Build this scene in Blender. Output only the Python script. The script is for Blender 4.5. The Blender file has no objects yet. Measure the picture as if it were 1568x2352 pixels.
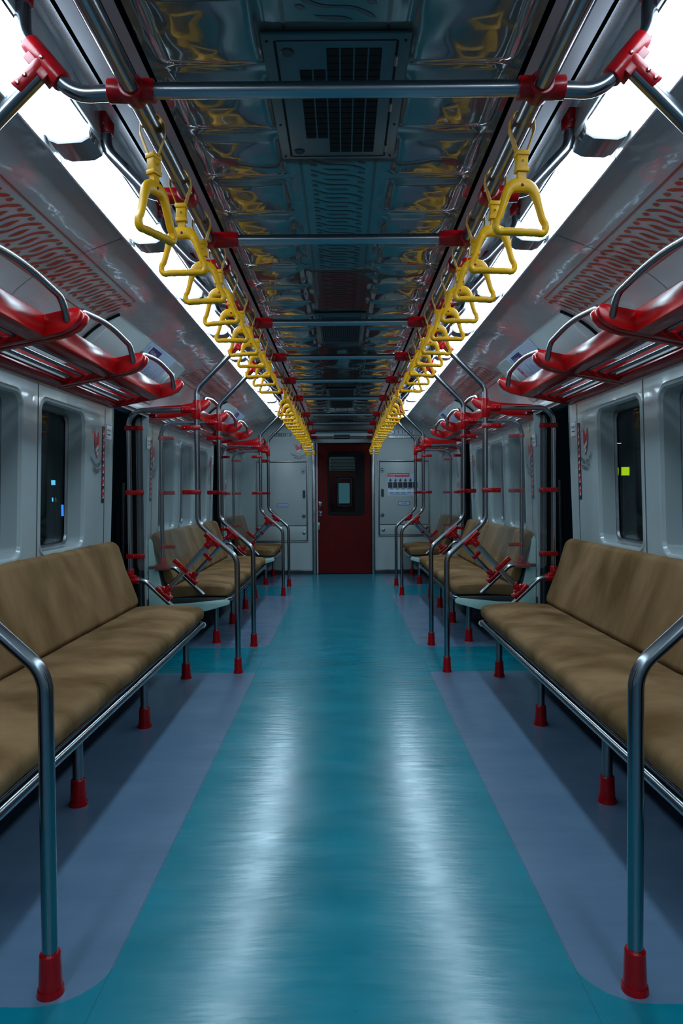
import bpy, bmesh, math, random
from mathutils import Vector, Matrix, noise as mnoise
random.seed(7)
C = bpy.context.scene.collection
SC = bpy.context.scene
PI = math.pi

# ------------------------------------------------------------------ camera
cam_d = bpy.data.cameras.new('camera'); cam = bpy.data.objects.new('camera', cam_d); C.objects.link(cam)
cam_d.sensor_fit = 'VERTICAL'; cam_d.sensor_height = 36.0; cam_d.lens = 36.0*1600/2352
cam_d.clip_start = 0.02; cam_d.clip_end = 200
PITCH = math.atan(40/1600); YAW = 3/1600; ROLL = -0.0068
cam.matrix_world = (Matrix.Translation((0.008, 0, 1.15)) @ Matrix.Rotation(YAW, 4, 'Z') @
                    Matrix.Rotation(PI/2-PITCH, 4, 'X') @ Matrix.Rotation(ROLL, 4, 'Z'))
SC.camera = cam
# ------------------------------------------------------------------ world, exposure
w = bpy.data.worlds.new('night'); SC.world = w; w.use_nodes = True
w.node_tree.nodes['Background'].inputs[0].default_value = (0.012, 0.03, 0.045, 1)
w.node_tree.nodes['Background'].inputs[1].default_value = 0.05
SC.view_settings.view_transform = 'Standard'; SC.view_settings.look = 'None'
SC.view_settings.exposure = 0.0; SC.view_settings.gamma = 1.0
SC.view_settings.use_curve_mapping = False
LAMP_STRENGTH = 21
LAMP_COLOR = (0.62, 0.85, 1.0)

# ------------------------------------------------------------------ materials
def nodes_of(name):
    m = bpy.data.materials.new(name); m.use_nodes = True
    return m, m.node_tree.nodes, m.node_tree.links, m.node_tree.nodes['Principled BSDF']
def setin(b, **k):
    for key, v in k.items():
        n = key.replace('_', ' ')
        if n in b.inputs: b.inputs[n].default_value = v
def col(c): return (c[0], c[1], c[2], 1)
def mat(name, c, rough=0.5, metal=0.0, coat=0.0, var=0.0, vscale=6.0, vstretch=(1,1,1), bump=0.0, bscale=40.0, rvar=0.0, spec=0.5, bstretch=None, coatr=0.05, var2=None):
    m, N, L, b = nodes_of(name)
    setin(b, Base_Color=col(c), Roughness=rough, Metallic=metal, Coat_Weight=coat, Coat_Roughness=coatr, Specular_IOR_Level=spec)
    tc = N.new('ShaderNodeTexCoord')
    def nz(scale, st, detail=5):
        mp = N.new('ShaderNodeMapping'); mp.inputs['Scale'].default_value = st
        L.new(tc.outputs['Object'], mp.inputs[0])
        n = N.new('ShaderNodeTexNoise'); n.inputs['Scale'].default_value = scale; n.inputs['Detail'].default_value = detail
        L.new(mp.outputs[0], n.inputs['Vector']); return n
    n = nz(vscale, vstretch)
    mix = N.new('ShaderNodeMix'); mix.data_type = 'RGBA'
    c2 = var2 if var2 else tuple(x*(1-var) for x in c)
    mix.inputs[6].default_value = col(c2); mix.inputs[7].default_value = col(tuple(min(1, x*(1+var*0.4)) for x in c) if not var2 else c)
    rm = N.new('ShaderNodeMapRange'); rm.inputs[1].default_value = .3; rm.inputs[2].default_value = .68
    L.new(n.outputs[0], rm.inputs[0]); L.new(rm.outputs[0], mix.inputs[0]); L.new(mix.outputs[2], b.inputs['Base Color'])
    if rvar:
        r2 = N.new('ShaderNodeMapRange'); r2.inputs[3].default_value = rough-rvar; r2.inputs[4].default_value = rough+rvar
        n2 = nz(vscale*2.3, vstretch); L.new(n2.outputs[0], r2.inputs[0]); L.new(r2.outputs[0], b.inputs['Roughness'])
    if bump:
        bn = N.new('ShaderNodeBump'); bn.inputs['Strength'].default_value = 1.0; bn.inputs['Distance'].default_value = bump
        n3 = nz(bscale, bstretch or vstretch, 4); L.new(n3.outputs[0], bn.inputs['Height'])
        L.new(bn.outputs[0], b.inputs['Normal'])
        if coat: L.new(bn.outputs[0], b.inputs['Coat Normal'])
    return m
M = {}
M['steel'] = mat('brushed_steel', (0.30, 0.31, 0.34), 0.23, 1.0, var=.08, vscale=9, rvar=.02)
M['steel_dull'] = mat('dull_steel', (0.26, 0.27, 0.29), 0.38, 1.0, var=.2, vscale=12)
M['alu'] = mat('anodised_strip', (0.40, 0.38, 0.43), 0.42, .6, var=.12, vscale=5)
M['red'] = mat('red_enamel', (0.40, 0.0005, 0.002), 0.22, 0, spec=.4, var=.15, vscale=9, bump=.0008, bscale=14)
M['redfit'] = mat('red_fitting', (0.30, 0.0005, 0.003), 0.26, 0, spec=.35, var=.2, vscale=40, bump=.0006, bscale=60)
M['door_red'] = mat('door_red_paint', (0.075, 0.0005, 0.0005), 0.4, 0, spec=.15, var=.15, vscale=4)
M['yellow'] = mat('yellow_plastic', (0.80, 0.37, 0.0005), 0.38, 0, spec=.3, var=.12, vscale=25)
M['strap'] = mat('yellow_webbing', (0.62, 0.26, 0.002), 0.55, 0, var=.2, vscale=60)
M['wall'] = mat('wall_laminate', (0.38, 0.43, 0.44), 0.22, 0, coat=.5, var=.10, vscale=2.2, bump=.0035, bscale=3.2, bstretch=(1,1.2,.35))
M['cove'] = mat('cove_laminate', (0.42, 0.42, 0.43), 0.16, 0, coat=.7, var=.07, vscale=2.0, bump=.012, bscale=2.6, bstretch=(1.4,1,1.4))
M['endwall'] = mat('end_wall_paint', (0.32, 0.37, 0.375), 0.40, 0, var=.07, vscale=3, bump=.0004, bscale=160)
M['ceil'] = mat('ceiling_laminate', (0.105, 0.12, 0.115), 0.10, 0, coat=.9, coatr=.03, var=.12, vscale=2)
M['print'] = mat('red_printed_pattern', (0.40, 0.065, 0.03), 0.22, 0, coat=.5, var=.15, vscale=8)
M['printdark'] = mat('maroon_printed_pattern', (0.10, 0.032, 0.03), 0.20, 0, coat=.5)
M['dark'] = mat('black_rubber', (0.004, 0.005, 0.006), 0.5, 0, spec=.12)
M['darkmetal'] = mat('dark_metal', (0.022, 0.026, 0.032), 0.35, .3, var=.2)
M['grille'] = mat('grille_frame_grey', (0.03, 0.10, 0.125), 0.42, .2, var=.18, vscale=6)
M['plate'] = mat('mint_steel_plate', (0.42, 0.60, 0.55), 0.32, 0, coat=.2, var=.06)
M['white'] = mat('white_vinyl', (0.62, 0.66, 0.70), 0.4)
M['undershade'] = mat('under_seat_shade', (0.03, 0.034, 0.04), 0.5, 0)  # shade painted as dark colour on the low wall and seat base
M['housing'] = mat('lamp_end_plastic', (0.20, 0.18, 0.19), 0.18, 0, coat=.3)
M['posterw'] = mat('poster_paper', (0.36, 0.47, 0.62), 0.35, 0, coat=.3)
M['navy'] = mat('navy_ink', (0.012, 0.014, 0.11), 0.35)
M['ink'] = mat('black_ink', (0.012, 0.013, 0.02), 0.4)
M['inkred'] = mat('red_ink', (0.48, 0.02, 0.03), 0.35)
M['inkblue'] = mat('blue_grey_ink', (0.12, 0.18, 0.28), 0.4)
M['yellowink'] = mat('yellow_sticker', (0.5, 0.45, 0.03), 0.4)
M['brown'] = mat('maroon_strip', (0.05, 0.012, 0.016), 0.35, coat=.3)
M['ground'] = mat('dark_asphalt', (0.02, 0.022, 0.024), 0.8, var=.3)
M['seam'] = mat('dark_seam', (0.03, 0.03, 0.035), 0.5)
M['nextred'] = mat('next_car_red', (0.20, 0.012, 0.015), 0.4)
M['nextgrey'] = mat('next_car_grey', (0.30, 0.38, 0.38), 0.4, var=.3, vscale=30, vstretch=(.05,1,4))
M['leaf'] = mat('leaf_green', (0.03, 0.22, 0.02), 0.6)

def fabric():
    m, N, L, b = nodes_of('tan_seat_cover')
    setin(b, Roughness=.9, Specular_IOR_Level=.12, Sheen_Weight=0.0)
    tc = N.new('ShaderNodeTexCoord')
    def nz(scale, st, det, dist=0):
        mp = N.new('ShaderNodeMapping'); mp.inputs['Scale'].default_value = st
        L.new(tc.outputs['Object'], mp.inputs[0])
        n = N.new('ShaderNodeTexNoise'); n.inputs['Scale'].default_value = scale; n.inputs['Detail'].default_value = det
        n.inputs['Distortion'].default_value = dist
        L.new(mp.outputs[0], n.inputs['Vector']); return n
    a = nz(2.8, (1.1, 1.4, .7), 9, .3)
    r = N.new('ShaderNodeValToRGB')
    r.color_ramp.elements[0].position = .33; r.color_ramp.elements[0].color = (.098, .050, .015, 1)
    r.color_ramp.elements[1].position = .66; r.color_ramp.elements[1].color = (.245, .138, .064, 1)
    L.new(a.outputs[0], r.inputs[0]); L.new(r.outputs[0], b.inputs['Base Color'])
    f = nz(3.4, (.55, 2.4, .6), 3, .35); g = nz(260, (1,1,1), 2)
    b1 = N.new('ShaderNodeBump'); b1.inputs['Distance'].default_value = .022; L.new(f.outputs[0], b1.inputs['Height'])
    b2 = N.new('ShaderNodeBump'); b2.inputs['Distance'].default_value = .0012; L.new(g.outputs[0], b2.inputs['Height'])
    L.new(b1.outputs[0], b2.inputs['Normal']); L.new(b2.outputs[0], b.inputs['Normal'])
    return m
M['fabric'] = fabric()

class EX:                                       # tiny math-node expression builder
    def __init__(s, N, L): s.N, s.L = N, L
    def op(s, o, a, b=None, clamp=False):
        n = s.N.new('ShaderNodeMath'); n.operation = o; n.use_clamp = clamp
        for i, v in enumerate((a, b)):
            if v is None: continue
            if isinstance(v, (int, float)): n.inputs[i].default_value = v
            else: s.L.new(v, n.inputs[i])
        return n.outputs[0]
BAYS = [(1.54, 4.487), (5.225, 7.93), (8.76, 12.0), (-2.6, .70)]
def floor_mat():
    m, N, L, b = nodes_of('vinyl_floor')
    e = EX(N, L); tc = N.new('ShaderNodeTexCoord'); sp = N.new('ShaderNodeSeparateXYZ')
    L.new(tc.outputs['Object'], sp.inputs[0])
    nj = N.new('ShaderNodeTexNoise'); nj.inputs['Scale'].default_value = 60; L.new(tc.outputs['Object'], nj.inputs['Vector'])
    jit = e.op('MULTIPLY', e.op('SUBTRACT', nj.outputs[0], .5), .007)
    ax = e.op('ABSOLUTE', sp.outputs[0]); y = sp.outputs[1]
    tot = None
    for (a, c) in BAYS:
        h = (c-a)/2; cy = (a+c)/2; dy = e.op('SUBTRACT', y, cy)
        near = e.op('LESS_THAN', dy, 0.0)
        r = e.op('ADD', e.op('MULTIPLY', near, .11), .035)
        qx = e.op('ADD', e.op('SUBTRACT', e.op('ABSOLUTE', e.op('SUBTRACT', ax, 1.56)), 1.0), r)
        qy = e.op('ADD', e.op('SUBTRACT', e.op('ABSOLUTE', dy), h), r)
        ln = e.op('SQRT', e.op('ADD', e.op('POWER', e.op('MAXIMUM', qx, 0), 2), e.op('POWER', e.op('MAXIMUM', qy, 0), 2)))
        d = e.op('SUBTRACT', e.op('ADD', ln, e.op('MINIMUM', e.op('MAXIMUM', qx, qy), 0)), r)
        tot = d if tot is None else e.op('MINIMUM', tot, d)
    tot = e.op('ADD', tot, jit)
    mask = e.op('MULTIPLY', e.op('SUBTRACT', .0008, tot), 700, clamp=True)
    line = e.op('MULTIPLY', e.op('LESS_THAN', e.op('ABSOLUTE', e.op('SUBTRACT', ax, .562)), .0016), .35)
    def nz(scale, st, det=6):
        mp = N.new('ShaderNodeMapping'); mp.inputs['Scale'].default_value = st; L.new(tc.outputs['Object'], mp.inputs[0])
        n = N.new('ShaderNodeTexNoise'); n.inputs['Scale'].default_value = scale; n.inputs['Detail'].default_value = det
        L.new(mp.outputs[0], n.inputs['Vector']); return n.outputs[0]
    def mixc(f, a, bb):
        x = N.new('ShaderNodeMix'); x.data_type = 'RGBA'
        if isinstance(f, float): x.inputs[0].default_value = f
        else: L.new(f, x.inputs[0])
        for i, v in ((6, a), (7, bb)):
            if isinstance(v, tuple): x.inputs[i].default_value = col(v)
            else: L.new(v, x.inputs[i])
        return x.outputs[2]
    n1 = nz(2.6, (1, 1.6, 1)); n2 = nz(14, (.35, 2.2, 1))
    f1 = e.op('MULTIPLY', e.op('SUBTRACT', n1, .35), 3.0, clamp=True)
    f2 = e.op('MULTIPLY', e.op('SUBTRACT', n2, .42), 4.0, clamp=True)
    teal = mixc(f1, (0.000, 0.135, 0.185), (0.000, 0.165, 0.225))
    grey = mixc(f1, (0.080, 0.132, 0.205), (0.100, 0.155, 0.235))
    base = mixc(mask, teal, grey)
    dk = mixc(e.op('MULTIPLY', f2, .05), base, (.01, .04, .06))
    base = mixc(line, dk, (.0, .02, .03))
    n3 = nz(45, (.5, 3, 1)); spot = e.op('MULTIPLY', e.op('SUBTRACT', n3, .70), 18, clamp=True)
    base = mixc(e.op('MULTIPLY', spot, .5), base, (.01, .02, .03))
    L.new(base, b.inputs['Base Color'])
    r1 = nz(3.5, (1, 2.4, 1)); r2 = nz(22, (.5, 2.2, 1))
    ro = e.op('ADD', e.op('MULTIPLY', r1, .16), e.op('ADD', e.op('MULTIPLY', r2, .08), .105))
    L.new(ro, b.inputs['Roughness'])
    setin(b, Specular_IOR_Level=.5)
    bn = N.new('ShaderNodeBump'); bn.inputs['Distance'].default_value = .0012; L.new(nz(9, (.6, 3.2, 1), 5), bn.inputs['Height'])
    L.new(bn.outputs[0], b.inputs['Normal'])
    return m
M['floor'] = floor_mat()

def emis(name, c, s):
    m = bpy.data.materials.new(name); m.use_nodes = True; N = m.node_tree.nodes; L = m.node_tree.links
    N.remove(N['Principled BSDF']); e = N.new('ShaderNodeEmission'); e.inputs[0].default_value = col(c); e.inputs[1].default_value = s
    L.new(e.outputs[0], N['Material Output'].inputs[0]); return m
M['lamp'] = emis('lamp_diffuser_glow', LAMP_COLOR, LAMP_STRENGTH)
M['cyan'] = emis('cyan_sign_glow', (.12, .55, .8), 3.0)
M['blue'] = emis('blue_light_glow', (.03, .20, .9), 4.0)
M['lime'] = emis('lime_sign_glow', (.42, .62, .0), 2.6)
M['paleglow'] = emis('pale_lamp_glow', (.6, .75, .7), 2)

def glass(name, tint, haze=0.0, refl=1.0):
    m = bpy.data.materials.new(name); m.use_nodes = True; N = m.node_tree.nodes; L = m.node_tree.links
    N.remove(N['Principled BSDF'])
    t = N.new('ShaderNodeBsdfTransparent'); t.inputs[0].default_value = col(tint)
    g = N.new('ShaderNodeBsdfGlossy'); g.inputs['Roughness'].default_value = .02; g.inputs[0].default_value = (1,1,1,1)
    fr = N.new('ShaderNodeFresnel'); fr.inputs[0].default_value = 1.45
    mm = N.new('ShaderNodeMath'); mm.operation = 'MULTIPLY'; mm.inputs[1].default_value = refl; L.new(fr.outputs[0], mm.inputs[0])
    mx = N.new('ShaderNodeMixShader'); L.new(mm.outputs[0], mx.inputs[0]); L.new(t.outputs[0], mx.inputs[1]); L.new(g.outputs[0], mx.inputs[2])
    out = mx.outputs[0]
    if haze:
        d = N.new('ShaderNodeBsdfDiffuse'); d.inputs[0].default_value = (.6,.65,.7,1)
        m2 = N.new('ShaderNodeMixShader'); m2.inputs[0].default_value = haze; L.new(out, m2.inputs[1]); L.new(d.outputs[0], m2.inputs[2]); out = m2.outputs[0]
    L.new(out, N['Material Output'].inputs[0]); return m
M['pane'] = glass('window_glass', (.60, .66, .68), 0, .22)
M['screen'] = glass('clear_acrylic', (.93, .95, .95), .035, .8)

# ------------------------------------------------------------------ mesh builder
class MB:
    def __init__(s): s.v = []; s.f = []; s.m = []; s.cm = 0
    def mat(s, i): s.cm = i; return s
    def add(s, vs, fs):
        o = len(s.v); s.v += [tuple(p) for p in vs]
        for f in fs: s.f.append(tuple(i+o for i in f)); s.m.append(s.cm)
        return s
    def box(s, x0, x1, y0, y1, z0, z1):
        if x0 > x1: x0, x1 = x1, x0
        if y0 > y1: y0, y1 = y1, y0
        if z0 > z1: z0, z1 = z1, z0
        vs = [(x,y,z) for z in (z0,z1) for y in (y0,y1) for x in (x0,x1)]
        return s.add(vs, [(0,2,3,1),(4,5,7,6),(0,1,5,4),(2,6,7,3),(0,4,6,2),(1,3,7,5)])
    def obox(s, c, ax, ay, az, hx, hy, hz):      # oriented box
        c = Vector(c); ax, ay, az = Vector(ax)*hx, Vector(ay)*hy, Vector(az)*hz
        vs = [c+ax*a+ay*b+az*d for d in (-1,1) for b in (-1,1) for a in (-1,1)]
        return s.add(vs, [(0,2,3,1),(4,5,7,6),(0,1,5,4),(2,6,7,3),(0,4,6,2),(1,3,7,5)])
    def prism(s, poly, y0, y1):                  # polygon in XZ extruded along Y
        n = len(poly)
        vs = [(x,y0,z) for x,z in poly]+[(x,y1,z) for x,z in poly]
        return s.add(vs, [tuple(range(n)), tuple(range(2*n-1, n-1, -1))]+[(i, i+n, (i+1)%n+n, (i+1)%n) for i in range(n)])
    def cyl(s, a, b, r, r2=None, n=16):
        return s.sweep([Vector(a), Vector(b)], lambda i: (r if i == 0 else (r if r2 is None else r2),)*2, n)
    def sweep(s, pts, rad, n=14, closed=False, up=None, caps=True, sq=None):
        P = [Vector(p) for p in pts]; k = len(P); T = []
        for i in range(k):
            if closed: t = (P[(i+1)%k]-P[i-1])
            else: t = (P[min(i+1,k-1)]-P[max(i-1,0)])
            T.append(t.normalized())
        if up is None:
            up = Vector((0,0,1)) if abs(T[0].z) < .9 else Vector((0,1,0))
            u = (up-T[0]*up.dot(T[0])).normalized()
        else: u = Vector(up)
        vs = []
        for i in range(k):
            u = (u-T[i]*u.dot(T[i])).normalized(); wv = T[i].cross(u)
            ru, rw = rad(i)
            for j in range(n):
                a = 2*PI*j/n; ca, sa = math.cos(a), math.sin(a)
                if sq:
                    ca = math.copysign(abs(ca)**sq, ca); sa = math.copysign(abs(sa)**sq, sa)
                vs.append(P[i]+u*ru*ca+wv*rw*sa)
        fs = []
        for i in range(k if closed else k-1):
            a, b = i*n, ((i+1)%k)*n
            for j in range(n): fs.append((a+j, a+(j+1)%n, b+(j+1)%n, b+j))
        if not closed and caps: fs += [tuple(range(n-1,-1,-1)), tuple((k-1)*n+j for j in range(n))]
        return s.add(vs, fs)
    def tube(s, pts, r, fillet=.06, n=16, seg=7):
        return s.sweep(fil(pts, fillet, seg), lambda i: (r, r), n)
    def disc(s, c, nrm, r, h, n=12):
        c = Vector(c); nrm = Vector(nrm).normalized(); return s.cyl(c, c+nrm*h, r, r*.75, n)
    def build(s, name, mats, parent=None, mirror=False, bevel=0, seg=2, angle=35, smooth=True):
        me = mesh_of(s, name, mats, mirror, bevel, seg, angle, smooth)
        o = bpy.data.objects.new(name, me); C.objects.link(o); o.parent = parent; return o

def fil(pts, r, seg=7):
    P = [Vector(p) for p in pts]; out = [P[0]]
    for i in range(1, len(P)-1):
        a, b, c = P[i-1], P[i], P[i+1]
        d1 = (a-b); d2 = (c-b); l1, l2 = d1.length, d2.length; d1.normalize(); d2.normalize()
        ang = d1.angle(d2)
        rr = r[i-1] if isinstance(r, (list, tuple)) else r
        if ang > PI-.01: out.append(b); continue
        t = min(rr/math.tan(ang/2), l1*.49, l2*.49); rr = t*math.tan(ang/2)
        cen = b+(d1+d2).normalized()*(rr/math.sin(ang/2))
        p0, p1 = b+d1*t-cen, b+d2*t-cen; th = p0.angle(p1)
        for q in range(seg+1):
            f = q/seg; out.append(cen+(p0*math.sin((1-f)*th)+p1*math.sin(f*th))/math.sin(th))
    out.append(P[-1]); return out

def mesh_of(s, name, mats, mirror=False, bevel=0, seg=2, angle=35, smooth=True):
    me = bpy.data.meshes.new(name)
    vs = [(-x,y,z) for x,y,z in s.v] if mirror else s.v
    fs = [tuple(reversed(f)) for f in s.f] if mirror else s.f
    me.from_pydata(vs, [], fs)
    if not isinstance(mats, (list, tuple)): mats = [mats]
    for m in mats: me.materials.append(M[m] if isinstance(m, str) else m)
    for p, mi in zip(me.polygons, s.m): p.material_index = mi
    bm = bmesh.new(); bm.from_mesh(me)
    bmesh.ops.recalc_face_normals(bm, faces=bm.faces)
    if bevel:
        ed = [e for e in bm.edges if e.is_manifold and e.calc_face_angle(0) > math.radians(40)]
        bmesh.ops.bevel(bm, geom=ed, offset=bevel, segments=seg, profile=.5, affect='EDGES', clamp_overlap=True)
    for f in bm.faces: f.smooth = smooth
    for e in bm.edges:
        if e.is_manifold and e.calc_face_angle(0) > math.radians(angle): e.smooth = False
    bm.to_mesh(me); bm.free(); me.validate(); return me

def tag(o, label=None, cat=None, group=None, kind=None):
    if label: o['label'] = label
    if cat: o['category'] = cat
    if group: o['group'] = group
    if kind: o['kind'] = kind
    return o
def thing(name, label, cat, loc=(0,0,0), rot=(0,0,0), group=None):
    o = bpy.data.objects.new(name, None); C.objects.link(o); o.location = loc; o.rotation_euler = rot
    o.empty_display_size = .1
    return tag(o, label, cat, group)
def struct(name, mb, mats, parent=None, **k):
    o = mb.build(name, mats, parent, **k); o['kind'] = 'structure'; return o
def dup(root, loc, rot=None, label=None, group=None):
    def cp(o, par):
        c = o.copy(); C.objects.link(c); c.parent = par
        for ch in [x for x in KIDS.get(o.name, [])]: cp(ch, c)
        return c
    r = cp(root, None); r.location = loc
    if rot is not None: r.rotation_euler = rot
    if label: r['label'] = label
    if group: r['group'] = group
    return r
KIDS = {}
def reg(root):                                   # remember the family of a prototype for dup()
    def walk(o):
        KIDS[o.name] = [c for c in bpy.data.objects if c.parent == o]
        for c in KIDS[o.name]: walk(c)
    walk(root); return root
ORD = ['first','second','third','fourth','fifth','sixth','seventh','eighth','ninth','tenth','eleventh','twelfth','thirteenth',
       'fourteenth','fifteenth','sixteenth','seventeenth','eighteenth','nineteenth','twentieth','twenty-first','twenty-second',
       'twenty-third','twenty-fourth','twenty-fifth','twenty-sixth','twenty-seventh','twenty-eighth','twenty-ninth','thirtieth']
SIDES = (('left', True), ('right', False))      # geometry is authored at +X (right), mirrored for left
def sg(left): return -1 if left else 1

# ------------------------------------------------------------------ the shell
Y0, Y1 = -2.6, 10.05
DOORS = [(.70, 1.50), (4.475, 5.275), (7.95, 8.76)]
def wx(z): return 1.487-.027*max(0, min(1, (z-.84)/.88))
fl = MB(); fl.box(-1.62, 1.62, Y0, Y1, -.06, 0); struct('floor', fl, 'floor')

# ceiling: pressed panels as a height field, with flat strips beside it
PADS = []
y = 1.46-.295*14
while y < Y1-.3:
    PADS.append((y, y+.262)); y += .295
def sm(t): t = max(0, min(1, t)); return t*t*(3-2*t)
def ceil_h(x, y):
    ax = abs(x); z = 0
    if .150 < ax < .445:
        for a, b in PADS:
            if a-.01 < y < b+.01:
                e = .022
                dx = min(ax-.165, .430-ax); dy = min(y-a, b-y)
                d = min(dx, dy) if min(dx, dy) < e else e
                cx = e-dx if dx < e else 0; cy = e-dy if dy < e else 0
                d = e-math.hypot(cx, cy) if (cx > 0 and cy > 0) else min(dx, dy, e)
                z -= .009*sm(d/e); z -= .006*math.sin(PI*max(0,min(1,(ax-.165)/.265)))*math.sin(PI*max(0, min(1,(y-a)/(b-a))))
                z += .0035*mnoise.noise(Vector((x*9, y*9, 3.1)))
                break
    z += .0016*mnoise.noise(Vector((x*6, y*5, 0)))
    return z
cm = MB(); xs = [-.455+.91*i/76 for i in range(77)]; ny = int((Y1-Y0)/.0115)
ys = [Y0+(Y1-Y0)*j/ny for j in range(ny+1)]
vs = [(x, y, 2.20+ceil_h(x, y)) for y in ys for x in xs]; nx = len(xs)
cm.add(vs, [(j*nx+i, j*nx+i+1, (j+1)*nx+i+1, (j+1)*nx+i) for j in range(ny) for i in range(nx-1)])
ceil_o = struct('ceiling', cm, 'ceil', angle=80)
# side ceiling strips: profile in (x,z) per material
def strip(mb, pts, mi, y0=Y0, y1=Y1, th=0):
    mb.mat(mi); vs = []; n = len(pts)
    for yy in (y0, y1): vs += [(x, yy, z) for x, z in pts]
    mb.add(vs, [(i, i+1, n+i+1, n+i) for i in range(n-1)])
COVE = fil([(.872,0,2.232),(1.07,0,2.160),(1.275,0,2.074),(1.400,0,1.965),(1.455,0,1.850),(1.462,0,1.745)], .5, 5)
COVE = [(p.x, p.z) for p in COVE]
for side, left in SIDES:
    b = MB()
    strip(b, [(.455,2.204),(.455,2.235),(.468,2.235),(.468,2.196)], 2)
    strip(b, [(.468,2.196),(.496,2.196)], 0)
    strip(b, [(.496,2.196),(.496,2.235),(.512,2.235),(.512,2.205)], 2)
    strip(b, [(.512,2.205),(.552,2.212)], 0)
    strip(b, [(.552,2.212),(.558,2.222),(.564,2.213)], 0)
    strip(b, [(.564,2.213),(.606,2.221)], 0)
    strip(b, [(.606,2.221),(.606,2.25),(.618,2.25),(.618,2.223)], 2)
    strip(b, [(.618,2.223),(.634,2.228),(.648,2.228),(.648,2.296)], 3)
    strip(b, [(.648,2.296),(.70,2.302),(.755,2.304),(.872,2.296),(.872,2.232)], 1)
    o = struct('trim_1' if left else 'trim_2', b, ['alu', 'cove', 'dark', 'steel'], mirror=left, angle=30)
    b = MB(); strip(b, COVE, 0); struct('ceiling_'+side, b, 'cove', mirror=left, angle=60)

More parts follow.
